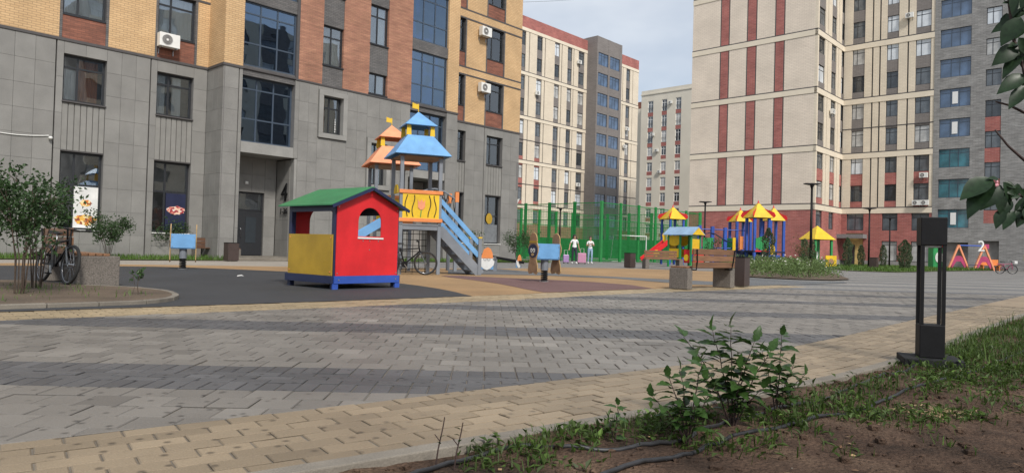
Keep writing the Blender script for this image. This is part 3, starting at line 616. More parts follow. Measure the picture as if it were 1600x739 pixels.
# loggia glazing
def loggia(x0, x1, z0, z1, y=PB + 0.30, open_i=None, rows=(0.36, 0.82), cols=(0.32, 0.64)):
    f = window(lb, x0, x1, z0, z1, y, cols, rows, m=frame_bl, pane=g_blue, split=True, fw=0.07, mw=0.06)
    return f
for x0, x1 in ((7.75, 10.16), (16.6, 19.05)):
    l0 = loggia(x0, x1, 4.97 if x0 < 9 else 4.72, 7.72)
    part(lb, 'loggia_band', brk_g, x0, x1, PB + 0.06, PB + 0.40, 7.72, 8.14)
    part(lb, 'loggia_sill', dark_line, x0 - 0.02, x1 + 0.02, PB - 0.01, PB + 0.42, 7.98, 8.06)
    l1 = loggia(x0, x1, 8.14, 10.85, PB + 0.12); part(lb, 'loggia_band', brk_g, x0, x1, PB + 0.04, PB + 0.40, 10.85, 11.40)
    l2 = loggia(x0, x1, 11.40, 14.05, PB + 0.12); part(lb, 'loggia_band', brk_g, x0, x1, PB + 0.04, PB + 0.40, 14.05, 14.6)
    l3 = loggia(x0, x1, 14.6, 17.2, PB + 0.12); part(lb, 'loggia_band', brk_g, x0, x1, PB + 0.04, PB + 0.40, 17.2, 21)
    curtains(l0, x1 - x0, 2.0, curtain_o, 0.36, 0.44, 0.30); curtains(l1, x1 - x0, 2.3, curtain, 0.30, 0.36, 0.3); curtains(l2, x1 - x0, 2.2, curtain, 0.05, 0.25, 0.35)
# balcony blind with slats behind the glass
bl = MB()
for i in range(9): bl.box(8.55, 9.28, PB + 0.30, PB + 0.33, 9.25 + i * 0.115, 9.32 + i * 0.115)
bl.obj('slatted_blind', white_p, lb)
# dark string course above the granite
def course(x0, x1, y, z0, z1, m=dark_line, proud=0.035): part(lb, 'string_course', m, x0, x1, y - proud, y + 0.32, z0, z1)
course(-6, 6.94, 0, GT, 8.05); course(19.84, 26.50, 0, GT, 8.05); course(6.90, 7.75, PB, GT, 8.05); course(10.16, 16.6, PB, GT, 8.02); course(19.05, 19.87, PB, GT, 8.05)
part(lb, 'string_course', dark_line, 6.905, 6.94, PB + 0.32, -0.036, GT, 8.05)
# brick storeys on the set-back wings
FL = [(8.05, 8.97, 10.71), (11.24, 12.10, 13.98), (14.58, 15.40, 17.2), (17.8, 18.6, 20.4)]
def wing(piers, cols):
    for a, b in piers:
        for k, (z0, zs, zt) in enumerate(FL): slab('brick_panel', brk_y, a, b, z0, zt)
    lo, hi = piers[0][0], piers[-1][1]
    for k, (z0, zs, zt) in enumerate(FL):
        zn = FL[k + 1][0] if k + 1 < len(FL) else 21
        course(lo, hi, 0, zt, zt + 0.09, proud=0.02); slab('brick_band', brk_y, lo, hi, zt + 0.09, zn - 0.09, -0.012); course(lo, hi, 0, zn - 0.09, zn, proud=0.02)
    for a, b in cols:
        for k, (z0, zs, zt) in enumerate(FL):
            slab('edge_strip', brk_g, a, a + 0.09, z0, zt, -0.01); slab('edge_strip', brk_g, b - 0.09, b, z0, zt, -0.01)
            slab('spandrel', brk_s, a + 0.09, b - 0.09, z0, zs - 0.05, 0.03); part(lb, 'sill', frame_dk, a + 0.07, b - 0.07, 0.0, 0.3, zs - 0.05, zs)
            wide = b - a > 1.2
            f = window(lb, a + 0.09, b - 0.09, zs, zt, 0.15, (0.36,) if wide else (), (0.74,), pane=g_clear, split=True, fw=0.075, mw=0.065)
            curtains(f, b - a - 0.2, zt - zs, curtain, *((0.05, 0.95) if a < 10 else random.choice(((0.05, 0.95), (0.45, 0.95), (0.4, 0.62)))), 0.10)
wing([(-6, 1.5), (3.12, 4.80), (6.45, 6.94)], [(1.5, 3.12), (4.80, 6.45)])
wing([(19.84, 21.04), (21.75, 23.34), (24.96, 26.47)], [(21.04, 21.75), (23.34, 24.96)])
part(lb, 'brick_return', brk_y, 6.94, 7.2, PB, 0.3, 8.05, 21); part(lb, 'brick_return', brk_y, 19.6, 19.84, PB, 0.3, 8.05, 21); part(lb, 'brick_return', brk_y, 26.2, 26.47, 0.31, 6, 8.05, 21)
slab('brick_panel', brk_y, 7.2, 7.75, 8.05, 21, PB); slab('brick_panel', brk_y, 19.05, 19.6, 8.05, 21, PB)
# orange brick centre with grey brick bays
for a, b in ((10.30, 11.47), (12.56, 14.02), (15.11, 16.6)): slab('brick_panel', brk_o, a, b, 8.02, 21, PB)
part(lb, 'edge_strip', dark_line, 10.16, 10.30, PB + 0.01, PB + 0.4, 8.02, 21)
for x0, x1, wins in ((11.47, 12.56, ((8.95, 10.78), (12.2, 14.02), (15.4, 17.2))), (14.02, 15.11, ((8.10, 9.12), (10.53, 12.44), (13.8, 15.7)))):
    z = 8.02
    for a, b in wins:
        slab('grey_bay', brk_g, x0, x1, z, a - 0.05, PB + 0.03); part(lb, 'sill', frame_dk, x0 - 0.03, x1 + 0.03, PB - 0.02, PB + 0.3, a - 0.05, a)
        f = window(lb, x0, x1, a, b, PB + 0.14, (0.45,), (0.72,) if b - a > 1.3 else (), pane=g_clear, split=True, fw=0.07, mw=0.06)
        curtains(f, x1 - x0, (b - a) * (0.72 if x0 < 12 else 1.0), curtain, *((0.05, 0.95) if x0 < 12 and a < 10 else (0.55, 0.95)))
        z = b
    slab('grey_bay', brk_g, x0, x1, z, 21, PB + 0.03)
# shop stickers in the ground-floor windows (flat print)
def print_mat(name, bg_, blobs, scale):
    m, t, b = new_mat(name); co = N(t, 'ShaderNodeTexCoord').outputs['Object']
    v = N(t, 'ShaderNodeTexVoronoi'); v.inputs['Scale'].default_value = scale; t.links.new(co, v.inputs['Vector'])
    cr = N(t, 'ShaderNodeValToRGB'); cr.color_ramp.interpolation = 'CONSTANT'
    els = cr.color_ramp.elements; els[0].color = (*blobs[0], 1); els[1].position = 0.25; els[1].color = (*blobs[1], 1)
    for i, c in enumerate(blobs[2:]): e = els.new(0.45 + 0.2 * i); e.color = (*c, 1)
    t.links.new(v.outputs['Color'], cr.inputs[0]); t.links.new(cr.outputs[0], b.inputs['Base Color']); b.inputs['Roughness'].default_value = 0.4
    return m
fruit = print_mat('fruit_print', None, [(0.65, 0.20, 0.04), (0.75, 0.42, 0.08), (0.28, 0.08, 0.04), (0.80, 0.66, 0.35), (0.45, 0.22, 0.10)], 11)
dessert = print_mat('dessert_print', None, [(0.62, 0.20, 0.16), (0.78, 0.50, 0.36), (0.35, 0.05, 0.06), (0.75, 0.62, 0.55)], 12)
def blob(cx, cz, rx, rz_, n=22, jag=0.16): return [(cx + rx * (1 + random.uniform(-jag, jag)) * math.cos(2 * math.pi * i / n), cz + rz_ * (1 + random.uniform(-jag, jag)) * math.sin(2 * math.pi * i / n)) for i in range(n)]
st = MB().plate([(2.22, 1.12), (3.03, 1.12), (3.03, 2.66), (2.22, 2.66)], 0.205, 0.212).obj('window_sticker', p_white, lb)
MB().plate(blob(2.62, 2.05, 0.20, 0.13), 0.199, 0.2045).obj('printed_fruit', fruit, st); MB().plate(blob(2.62, 1.42, 0.36, 0.19), 0.199, 0.2045).obj('printed_fruit', fruit, st)
st2 = MB().plate([(5.50, 1.14), (6.29, 1.14), (6.29, 2.66), (5.50, 2.66)], 0.205, 0.212).obj('window_sticker', mat('navy_print', (0.02, 0.025, 0.06), 0.35), lb)
MB().plate(blob(5.92, 1.98, 0.34, 0.17), 0.199, 0.2045).obj('printed_dessert', dessert, st2)
st3 = MB().plate([(23.72, 1.12), (24.9, 1.12), (24.9, 2.2), (23.72, 2.2)], 0.205, 0.212).obj('window_sticker', mat('grey_print', (0.16, 0.17, 0.18), 0.35), lb)
MB().plate(blob(24.2, 2.55, 0.27, 0.33, 16, 0.05), 0.199, 0.2045).obj('printed_shape', p_must, st3)
# marks on the centre window
mk = MB()
for i in range(6): mk.box(12.30, 12.34 + random.uniform(0, 0.03), PB + 0.165, PB + 0.172, 5.95 + i * 0.11, 6.02 + i * 0.11)
mk.obj('window_lettering', p_white, lb)

def ac_unit(label, p, rz, group='air conditioner units'):
    a = thing('air_conditioner', label, 'air conditioner', p, rz, group)
    MB().box(-0.39, 0.39, -0.42, -0.12, 0, 0.54).obj('casing', white_p, a, bevel=0.015)
    mb = MB(); mb.tube([(-0.10 + 0.20 * math.cos(i * math.pi / 10), -0.425, 0.27 + 0.20 * math.sin(i * math.pi / 10)) for i in range(20)], 0.012, 5, closed=True)
    for k in (0.06, 0.11, 0.155): mb.tube([(-0.10 + k * math.cos(i * math.pi / 8), -0.43, 0.27 + k * math.sin(i * math.pi / 8)) for i in range(16)], 0.005, 4, closed=True)
    g = mb.obj('fan_grille', mat_grille, a); MB().cyl((-0.10, -0.421, 0.27), (-0.10, -0.424, 0.27), 0.19, n=20).obj('fan_opening', joint, g); MB().cyl((-0.10, -0.424, 0.27), (-0.10, -0.436, 0.27), 0.045, n=12).obj('fan_hub', white_p, g)
    for s_ in (-1, 1): MB().box(s_ * 0.28 - 0.015, s_ * 0.28 + 0.015, -0.40, 0.02, -0.04, -0.002).box(s_ * 0.28 - 0.015, s_ * 0.28 + 0.015, -0.02, 0.02, -0.25, -0.04).obj('bracket', steel, a)
    return a
mat_grille = mat('grille_grey', (0.45, 0.45, 0.44), 0.5)
def lpos(root, x, y, z): return root.matrix_basis @ Vector((x, y, z))
bpy.context.view_layer.update()
ac_unit('white air conditioner below the curtained window of the left block', lpos(lb, 5.22, 0.0, 8.46), az(43))
ac_unit('white air conditioner beside the upper wide window of the left block', lpos(lb, 22.98, -0.01, 13.22), az(43))
ac_unit('white air conditioner beside the lower wide window of the left block', lpos(lb, 23.02, -0.01, 9.92), az(43))
# security camera and its cable on the granite
cmr = thing('security_camera', 'small white security camera on the granite wall', 'camera', lpos(lb, 1.34, 0, 4.33), az(43))
MB().cyl((0, 0, 0), (0, -0.05, 0), 0.05, n=12).obj('mount', white_p, cmr); MB().ball((0, -0.10, -0.01), 0.07, 0.08, 0.06).obj('dome', white_p, cmr, smooth=True)
tag(MB().tube([tuple(lpos(lb, -1.5 + 2.8 * t, -0.03, 4.52 - 0.22 * math.sin(t * 2.6))) for t in [i / 12 for i in range(13)]], 0.018).obj('cable', white_p), 'white cable sagging along the granite wall to the camera', 'cable')

# ---- cream block with red stripes on the right. local x along its stripe wall, -y outwards, corner at the origin
RC = Vector((32.04, 73.67, 0))
rb = thing('apartment_building', 'tall cream apartment block with three red brick stripes and a recessed wing', 'building', RC, az(133))
HT = 36.0
part(rb, 'core', interior, -14.7, -0.35, 0.35, 16, 0, HT); part(rb, 'core', interior, -0.35, 9.1, 8.75, 20, 0, HT)
BANDS = [6.15 + 6.23 * k for k in range(5)]
def rpart(name, m, x0, x1, y0, y1, z0, z1): return part(rb, name, m, x0, x1, y0, y1, z0, z1)
# stripe wall
rpart('brick_base', brk_r, -14.75, -0.30, 0.0, 0.34, 0.55, 5.82); rpart('plinth', granite_plain, -14.78, 0.03, -0.04, 0.33, 0, 0.55)
STR = [(-11.2, -10.02), (-7.95, -6.74), (-4.70, -3.55)]
for k, zb in enumerate(BANDS):
    zt = BANDS[k + 1] - 0.36 if k + 1 < len(BANDS) else HT
    rpart('band', cream, -14.78, 0.0, -0.05, 0.33, zb - 0.33, zb + 0.24); rpart('string_course', dark_line, -14.77, 0.0, -0.03, 0.33, zb + 0.24, zb + 0.36)
    z0 = zb + 0.36; x = -14.75
    for a, b in STR:
        rpart('brick_panel', brk_cd, x, a, 0, 0.33, z0, zt); rpart('edge_strip', dark_line, a, a + 0.13, 0.02, 0.33, z0, zt); rpart('brick_stripe', brk_r, a + 0.13, b - 0.13, 0.01, 0.33, z0, zt); rpart('edge_strip', dark_line, b - 0.13, b, 0.02, 0.33, z0, zt); x = b
    rpart('brick_panel', brk_cd, x, -0.30, 0, 0.33, z0, zt)
# side wall from the corner back to the recess (faces +x)
SW = dict(rz=R(90), org=(0, 0, 0))
def spart(name, m, y0, y1, d0, d1, z0, z1): return part(rb, name, m, -d1, -d0, y0, y1, z0, z1)   # d measured inwards from the face
def fl_tops(): return [9.0 + 3.115 * k for k in range(9)]
def spand(z): return brk_r if z < 14.5 else brk_t
SC_ = [(0.35, 2.25), (4.3, 5.85), (7.55, 8.3)]
spart('brick_panel', brk_c, 0, 0.35, 0, 0.30, 5.82, HT)
for a, b in ((2.25, 3.0), (3.12, 4.3), (5.85, 6.5), (6.62, 7.55)): spart('pilaster', brk_c, a, b, 0.0, 0.3, 6.50, HT)
for a, b in ((3.0, 3.12), (6.5, 6.62)): spart('groove', dark_line, a, b, 0.10, 0.3, 6.50, HT)
spart('brick_base', brk_r, 0.0, 0.35, 0.0, 0.30, 0.55, 5.82); spart('brick_base', brk_r, 2.25, 4.3, 0.0, 0.3, 0.55, 5.82); spart('brick_base', brk_r, 5.85, 8.4, 0.0, 0.3, 0.55, 5.82)
spart('plinth', granite_plain, 0.34, 8.4, -0.03, 0.3, 0, 0.55)
for zb in BANDS: spart('band', cream, -0.05, 8.36, -0.05, 0.28, zb - 0.33, zb + 0.24); spart('string_course', dark_line, -0.03, 8.36, -0.03, 0.28, zb + 0.24, zb + 0.36)
for i, (a, b) in enumerate(SC_):
    z = 6.5
    for zt in fl_tops():
        spart('spandrel', spand(zt), a, b, 0.04, 0.3, z, zt - 1.85)
        window(rb, a, b, zt - 1.85, zt, 0.12, (0.4,) if i < 2 else (), (0.72,), pane=far_pane(random.random()), **SW); z = zt
    if i < 2:
        spart('brick_base', brk_r, a, b, 0.0, 0.3, 0.55, 3.9); window(rb, a, b, 3.9, 5.82, 0.12, (0.4,), (0.72,), pane=g_far[1], **SW)
# recessed wing
def wpart(name, m, x0, x1, d0, d1, z0, z1): return part(rb, name, m, x0, x1, 8.4 + d0, 8.4 + d1, z0, z1)
WC = [(0.92, 2.22), (4.48, 5.68), (7.33, 8.80)]
for a, b in ((0, 0.92), (2.22, 2.96), (3.12, 3.72), (3.88, 4.48), (5.68, 6.52), (6.68, 7.33), (8.80, 9.14)): wpart('pilaster', brk_c, a, b, 0, 0.3, 6.50, HT)
for a, b in ((2.96, 3.12), (3.72, 3.88), (6.52, 6.68)): wpart('groove', dark_line, a, b, 0.10, 0.3, 6.50, HT)
for zb in BANDS: wpart('band', cream, 0.05, 9.14, -0.05, 0.28, zb - 0.33, zb + 0.24); wpart('string_course', dark_line, 0.03, 9.14, -0.03, 0.28, zb + 0.24, zb + 0.36)
wpart('string_course', dark_line, 0.0, 9.14, -0.02, 0.28, 15.42, 15.52)
for i, (a, b) in enumerate(WC):
    z = 6.5
    for k, zt in enumerate(fl_tops()):
        wpart('spandrel', spand(zt), a, b, 0.05, 0.3, z, zt - 1.84)
        pr = 0.5 if k < 4 else 0.97 if (i == 1 and k in (5, 6, 7)) or (i == 2 and k in (5, 6, 7)) else random.random()
        window(rb, a, b, zt - 1.84, zt, 8.52, (0.36,), (0.74,), pane=g_far[3] if i == 0 and k == 1 else far_pane(pr if pr > 0.9 else random.random() * 0.9)); z = zt
    wpart('spandrel', spand(40), a, b, 0.05, 0.3, z, HT)
for a, b in ((0, 0.6), (2.4, 4.3), (5.85, 7.2), (8.9, 9.14)): wpart('brick_base', brk_r, a, b, 0.0, 0.3, 0.55, 5.82)
wpart('plinth', granite_plain, 2.4, 9.14, -0.03, 0.3, 0, 0.55)
for a, b in ((0.6, 2.4), (4.3, 5.85), (7.2, 8.9)):
    wpart('brick_base', brk_r, a, b, 0.0, 0.3, 2.75 if a > 1 else 3.6, 3.92); window(rb, a, b, 3.92, 5.82, 8.52, (0.5,), (0.74,), pane=g_far[1])
    if a > 1: window(rb, a, b, 0.55, 2.75, 8.52, (0.5,), (0.8,), pane=g_far[2])
wpart('canopy', roofgrey, -0.2, 2.8, -1.4, -0.002, 3.0, 3.45)
wpart('entrance_wall', mat('lit_entrance_tone', (0.55, 0.42, 0.16), 0.7), 0.62, 2.38, 0.2, 0.3, 0, 3.58)  # glow of the lit doorway painted in as a yellow wall colour
ed = wpart('entrance_door', frame_dk, 0.75, 1.5, 0.12, 0.18, 0.02, 2.3)
ac_unit('white air conditioner under the third wing window with a red spandrel', lpos(rb, 8.35, 8.4, 9.55), az(133), 'air conditioners on the cream block')
ac_unit('left of the paired air conditioners at the foot of the wing wall', lpos(rb, 7.7, 8.4, 6.62), az(133), 'air conditioners on the cream block')
ac_unit('right of the paired air conditioners at the foot of the wing wall', lpos(rb, 8.5, 8.4, 6.62), az(133), 'air conditioners on the cream block')
ac_unit('white air conditioner high between the wing windows, near the top edge', lpos(rb, 6.75, 8.38, 27.0), az(133), 'air conditioners on the cream block')
ac_unit('white air conditioner on the narrow side wall of the cream block', rb.matrix_basis @ Vector((0.02, 4.1, 16.6)), az(43), 'air conditioners on the cream block')

# ---- grey brick block on the far right
gb = thing('apartment_building', 'grey brick block on the far right with blue and teal glazed loggias', 'building', lpos(rb, 9.15, 8.4, 0), az(133))
def gp(name, m, x0, x1, y0, y1, z0, z1): return part(gb, name, m, x0, x1, y0, y1, z0, z1)
gp('core', interior, 0.2, 19.5, 0.40, 12, 0, HT)
GC = [(0.52, 3.30), (4.58, 5.92), (8.1, 9.5), (12, 14.6), (15.5, 17)]
x = 0.0
for a, b in GC + [(20, 20)]: gp('brick_pier', brk_gl, x, min(a, 19.6), -0.06, 0.36, 0, HT); x = b
for i, (a, b) in enumerate(GC):
    tops = [6.15 + 3.16 * k for k in range(10)] if i in (0, 3) else [7.7 + 3.155 * k for k in range(10)]
    hh = 1.95 if i in (0, 3) else 1.72; z = 2.7 if i == 0 else 0.0
    if i == 1: gp('brick_infill', brk_gl, a, b, -0.05, 0.36, 2.9, tops[0] - hh - 1.3); gp('entrance_back', interior, a, b, 0.3, 0.39, 0, 2.9); z = tops[0] - hh - 1.3
    for k, zt in enumerate(tops):
        sm = brk_r if (i == 1 and 1 <= k + 1 <= 4) else brk_gl
        gp('spandrel', sm, a, b, -0.02 if sm is brk_r else -0.056, 0.36, z, zt - hh)
        if i in (0, 3): window(gb, a, b, zt - hh, zt, 0.06, (0.36, 0.64), (0.78,), m=frame_bl, pane=g_fteal if k < 3 else g_fblue)
        else: window(gb, a, b, zt - hh, zt, 0.06, (0.42,), (0.74,), pane=g_far[3] if i == 1 and k == 6 else far_pane(random.random() * 0.7))
        z = zt
    gp('brick_infill', brk_gl, a, b, -0.056, 0.36, z, HT)
    if i == 0:
        for k in (0, 3, 4): MB().box(a + 1.15, a + 1.65, 0.02, 0.055, tops[k] - 1.6, tops[k] - 0.35).obj('open_sash', frame_w, gb)

# ---- middle block: cream with grey glazed tower
MC = Vector((1.87, 97.69, 0))
mbk = thing('apartment_building', 'cream apartment block with red parapet and projecting taupe tower of blue windows', 'building', MC, az(43))
def mp_(name, m, x0, x1, y0, y1, z0, z1): return part(mbk, name, m, x0, x1, y0, y1, z0, z1)
mp_('core', interior, -16, 27.8, 0.35, 14, 0, 31.3)
MBN = [6.75 + 6.21 * k for k in range(4)]
def mid_section(x0, x1, cols, grooves, redcol):
    xs = sorted(cols + grooves); x = x0
    for a, b in xs:
        if a > x: mp_('pilaster', brk_c, x, a, 0, 0.33, 4.2, 31.3)
        x = b
    mp_('pilaster', brk_c, x, x1, 0, 0.33, 4.2, 31.3)
    for a, b in grooves: mp_('groove', dark_line, a, b, 0.10, 0.33, 4.2, 31.3)
    mp_('brick_base', brk_r, x0, x1, -0.02, 0.33, 0, 4.2)
    for zb in MBN: mp_('band', cream, x0, x1, -0.06, 0.32, zb - 0.25, zb + 0.18); mp_('string_course', dark_line, x0, x1, -0.03, 0.32, zb + 0.18, zb + 0.30); mp_('string_course', dark_line, x0, x1, -0.03, 0.32, zb + 3.05, zb + 3.15) if zb < 14 else None
    mp_('band', cream, x0, x1, -0.06, 0.33, 31.3, 31.75); mp_('parapet', brk_r, x0, x1, 0.0, 0.4, 31.75, 33.35)
    for i, (a, b) in enumerate(cols):
        z = 4.2
        for k in range(9):
            zt = 6.3 + 3.105 * k
            red = (i in redcol) and zt < 17
            mp_('spandrel', brk_r if red else brk_t, a, b, 0.05, 0.33, z, zt - 1.85)
            window(mbk, a, b, zt - 1.85, zt, 0.12, (0.4,), (0.72,), pane=far_pane(random.random())); z = zt
        mp_('spandrel', brk_t, a, b, 0.05, 0.33, z, 31.3)
mid_section(-16, 13.6, [(-2.1, -0.95), (1.45, 2.64), (5.40, 6.59), (8.43, 9.52), (11.11, 12.57)], [(-0.28, -0.10), (3.15, 3.33), (6.98, 7.16), (9.85, 10.02)], (0, 1))
mid_section(20.0, 27.85, [(24.12, 25.28)], [(23.05, 23.2), (26.0, 26.15)], ())
# tower
mp_('tower_core', interior, 13.7, 19.8, -1.55, 0.3, 0, 33.5)
for a, b in ((13.28, 13.6), (16.25, 16.70), (19.40, 19.97)): mp_('tower_pier', brk_t, a, b, -1.9, -1.5, 0, 33.8)
mp_('tower_side', brk_t, 13.28, 13.6, -1.5, 0.33, 0, 33.8); mp_('tower_side', brk_t, 19.65, 19.97, -1.5, 0.33, 0, 33.8)
for a, b in ((13.6, 16.25), (16.70, 19.40)):
    z = 0
    for k in range(10):
        zt = 3.3 + 3.12 * k; mp_('tower_spandrel', brk_t, a, b, -1.87, -1.5, z, zt - 1.95)
        window(mbk, a, b, zt - 1.95, zt, -1.80, (0.36, 0.64), (0.78,), m=frame_bl, pane=g_fblue); z = zt
    mp_('tower_spandrel', brk_t, a, b, -1.87, -1.5, z, 33.8)
mp_('tower_roof', brk_t, 13.29, 19.96, -1.48, 8, 33.5, 33.78)
for i, (x_, z_) in enumerate(((11.0, 29.2), (1.5, 22.7), (11.4, 10.5), (24.4, 20.9), (23.7, 17.9))):
    ac_unit(('air conditioner beneath the top storey windows next to the taupe tower', 'air conditioner on the cream wall low in the second window column', 'air conditioner low beside the taupe tower on the cream wall', 'upper air conditioner on the cream strip right of the taupe tower', 'lower air conditioner on the cream strip right of the taupe tower')[i], lpos(mbk, x_, 0, z_), az(43), 'air conditioners on the middle block')

# ---- far cream block
FCB = Vector((25.92, 138.04, 0))
fb = thing('apartment_building', 'distant pale cream block with white windows and small red brick spandrels', 'building', FCB, az(133))
def fp_(name, m, x0, x1, y0, y1, z0, z1): return part(fb, name, m, x0, x1, y0, y1, z0, z1)
fp_('core', interior, -0.6, 16, 0.4, 14, 0, 32); fp_('side_wall', cream2, -1.0, -0.6, 0.35, 14, 0, 32)
FCo = [(0.55, 1.78), (3.68, 4.85), (6.75, 7.95), (10.2, 11.4)]
x = -1.0
for a, b in FCo + [(16, 16)]: fp_('wall', cream2, x, a, 0, 0.35, 0, 32.0); x = b
fp_('cornice', cream2, -1.1, 16, -0.12, 0.3, 32.0, 32.25); fp_('parapet', cream2, -1.0, 16, 0.0, 0.35, 32.25, 32.9)
for i, (a, b) in enumerate(FCo):
    z = 0
    for k in range(10):
        zt = 3.3 + 3.045 * k; hh = 1.8 if k < 7 else 2.3
        fp_('spandrel', brk_r, a, b, 0.04, 0.33, max(z, zt - hh - 0.75), zt - hh); fp_('wall', cream2, a, b, 0.01, 0.33, z, max(z, zt - hh - 0.75)) if zt - hh - 0.75 > z + 0.02 else None
        f = window(fb, a, b, zt - hh, zt, 0.12, (0.5,), (0.72,), m=frame_w, pane=far_pane(random.random() * 0.8), fw=0.10, mw=0.08)
        if k >= 7: MB().box(0, b - a, -0.10, -0.06, 0.0, 0.05).box(0, b - a, -0.10, -0.06, 0.85, 0.9).obj('railing', joint, f)
        z = zt
    fp_('wall', cream2, a, b, 0.01, 0.33, z, 32.0)
fp_('rear_wing', cream2, -5, -1.12, 3.0, 12, 0, 30.2); fp_('rear_wing_parapet', brk_s, -5, -1.12, 3.01, 12, 30.2, 31.6)
for k in range(9):
    fp_('spandrel', brk_r, -2.8, -1.5, 2.93, 2.99, 6.3 + 3.0 * k, 6.9 + 3.0 * k); window(fb, -2.8, -1.5, 4.5 + 3.0 * k, 6.3 + 3.0 * k, 2.9, (0.5,), (0.72,), m=frame_w, pane=g_far[0], fw=0.1)
for i, (x_, z_) in enumerate(((5.7, 29.6), (1.9, 23.7), (2.9, 20.5), (3.6, 16.3))):
    ac_unit(('highest of the small air conditioners on the distant cream block', 'second highest small air conditioner on the distant cream block', 'third highest small air conditioner on the distant cream block', 'lowest of the small air conditioners on the distant cream block')[i], lpos(fb, x_, 0, z_), az(133), 'air conditioners on the distant block')
# overhead wires across the gap between the blocks
for k, (a, b, s_) in enumerate((((-6, 60, 22.0), (24, 60, 26.0), 1.0), ((-6, 62, 22.5), (24, 62, 28.2), 0.9))):
    a, b = Vector(a), Vector(b)
    tag(MB().tube([a.lerp(b, t) - Vector((0, 0, 4 * s_ * t * (1 - t))) for t in [i / 24 for i in range(25)]], 0.011, 5).obj('overhead_wire', black_m), ('lower overhead wire crossing the sky gap between the blocks', 'upper overhead wire crossing the sky gap between the blocks')[k], 'wire', 'overhead wires')

# ---- added block, out of view on the right, for the loggia glass to reflect
cb_ = thing('apartment_building', 'cream block added out of view as a reflection for the blue loggia glass', 'building', (61.0, 19.5, 0), az(223))
def cp_(name, m, x0, x1, y0, y1, z0, z1): return part(cb_, name, m, x0, x1, y0, y1, z0, z1)
cp_('core', interior, 0, 31.2, 0.35, 12, 0, 29); cp_('brick_base', brk_r, 0, 31.2, 0, 0.34, 0, 4.3); x = 0.0
for i in range(8):
    m_ = brk_t if i % 4 == 2 else brk_c
    cp_('pier', m_, x, x + 2.2, 0, 0.34, 4.3, 29.5); z = 4.3
    for k in range(8):
        zt = 6.4 + 3.1 * k; cp_('spandrel', m_, x + 2.2, x + 3.9, 0.03, 0.34, z, zt - 1.85); window(cb_, x + 2.2, x + 3.9, zt - 1.85, zt, 0.12, (0.4,), (0.72,), pane=far_pane(random.random())); z = zt
    cp_('spandrel', m_, x + 2.2, x + 3.9, 0.03, 0.34, z, 29.5); x += 3.9

# ------------------------------------------------------------------ playground equipment near the camera
def arch_wall(mb, w, zb, eave, apex, hx0, hx1, hz0, hz1, y0, y1):
    xc = w / 2; cx = (hx0 + hx1) / 2; r_ = (hx1 - hx0) / 2; zs = hz1 - r_
    arc = [(cx + r_ * math.cos(math.pi - i * math.pi / 16), zs + r_ * math.sin(math.pi - i * math.pi / 16)) for i in range(17)]
    zr = lambda x: eave + (apex - eave) * (1 - abs(x - xc) / xc)
    mb.plate([(0, zb), (cx, zb), (cx, hz0), (hx0, hz0)] + arc[:9] + [(cx, zr(cx))] + ([(xc, apex)] if cx > xc else []) + [(0, eave)], y0, y1)
    mb.plate([(cx, zb), (w, zb), (w, eave)] + ([(xc, apex)] if cx <= xc else []) + [(cx, zr(cx))] + arc[8:] + [(hx1, hz0), (cx, hz0)], y0, y1)
    return mb
ph = thing('playhouse', 'small wooden playhouse with red front wall, mustard side and green roof', 'playhouse', (-3.07, 12.02, 0), az(39.5))
PW, PD = 1.45, 1.40
arch_wall(MB(), PW - 0.06, 0.235, 1.50, 1.80, 0.46, 0.98, 0.94, 1.46, 0, 0.02).obj('front_wall', p_red, ph, loc=(0.03, -0.02, 0), bevel=0.003)
arch_wall(MB(), PW - 0.06, 0.235, 1.50, 1.80, 0.42, 1.02, 0.60, 1.50, 0, 0.02).obj('rear_wall', p_red, ph, loc=(0.03, PD, 0), bevel=0.003)
for x in (0, PW - 0.02):
    part(ph, 'side_panel', p_must, x - 0.018 if x == 0 else x + 0.02, x - 0.001 if x == 0 else x + 0.038, 0.03, PD - 0.03, 0.235, 0.955, 0.003)
    part(ph, 'top_rail', p_navy, x + 0.002, x + 0.018, 0.05, PD - 0.05, 1.36, 1.50)
for x in (0, PW - 0.09):
    for y in (0, PD - 0.09):
        part(ph, 'corner_post', p_navy, x, x + 0.09, y + 0.001, y + 0.089, 0.0, 1.495, 0.004)
part(ph, 'base_beam', p_blue, -0.01, PW + 0.01, -0.045, -0.003, 0.10, 0.233, 0.004); part(ph, 'base_beam', p_navy, -0.012, PW + 0.012, PD + 0.025, PD + 0.06, 0.10, 0.233, 0.004)
part(ph, 'base_beam', p_navy, -0.045, -0.013, -0.02, PD + 0.02, 0.10, 0.233, 0.004); part(ph, 'base_beam', p_navy, PW + 0.013, PW + 0.045, -0.02, PD + 0.02, 0.10, 0.233, 0.004)
for x in (-0.03, PW - 0.08): part(ph, 'foot', p_blue, x, x + 0.11, -0.035, 0.0, 0.0, 0.098, 0.004)
part(ph, 'floor', p_navy, 0.0, PW, 0.002, PD, 0.20, 0.232)
s_ = (1.80 - 1.50) / (PW / 2); nx = -s_ / math.hypot(1, s_)
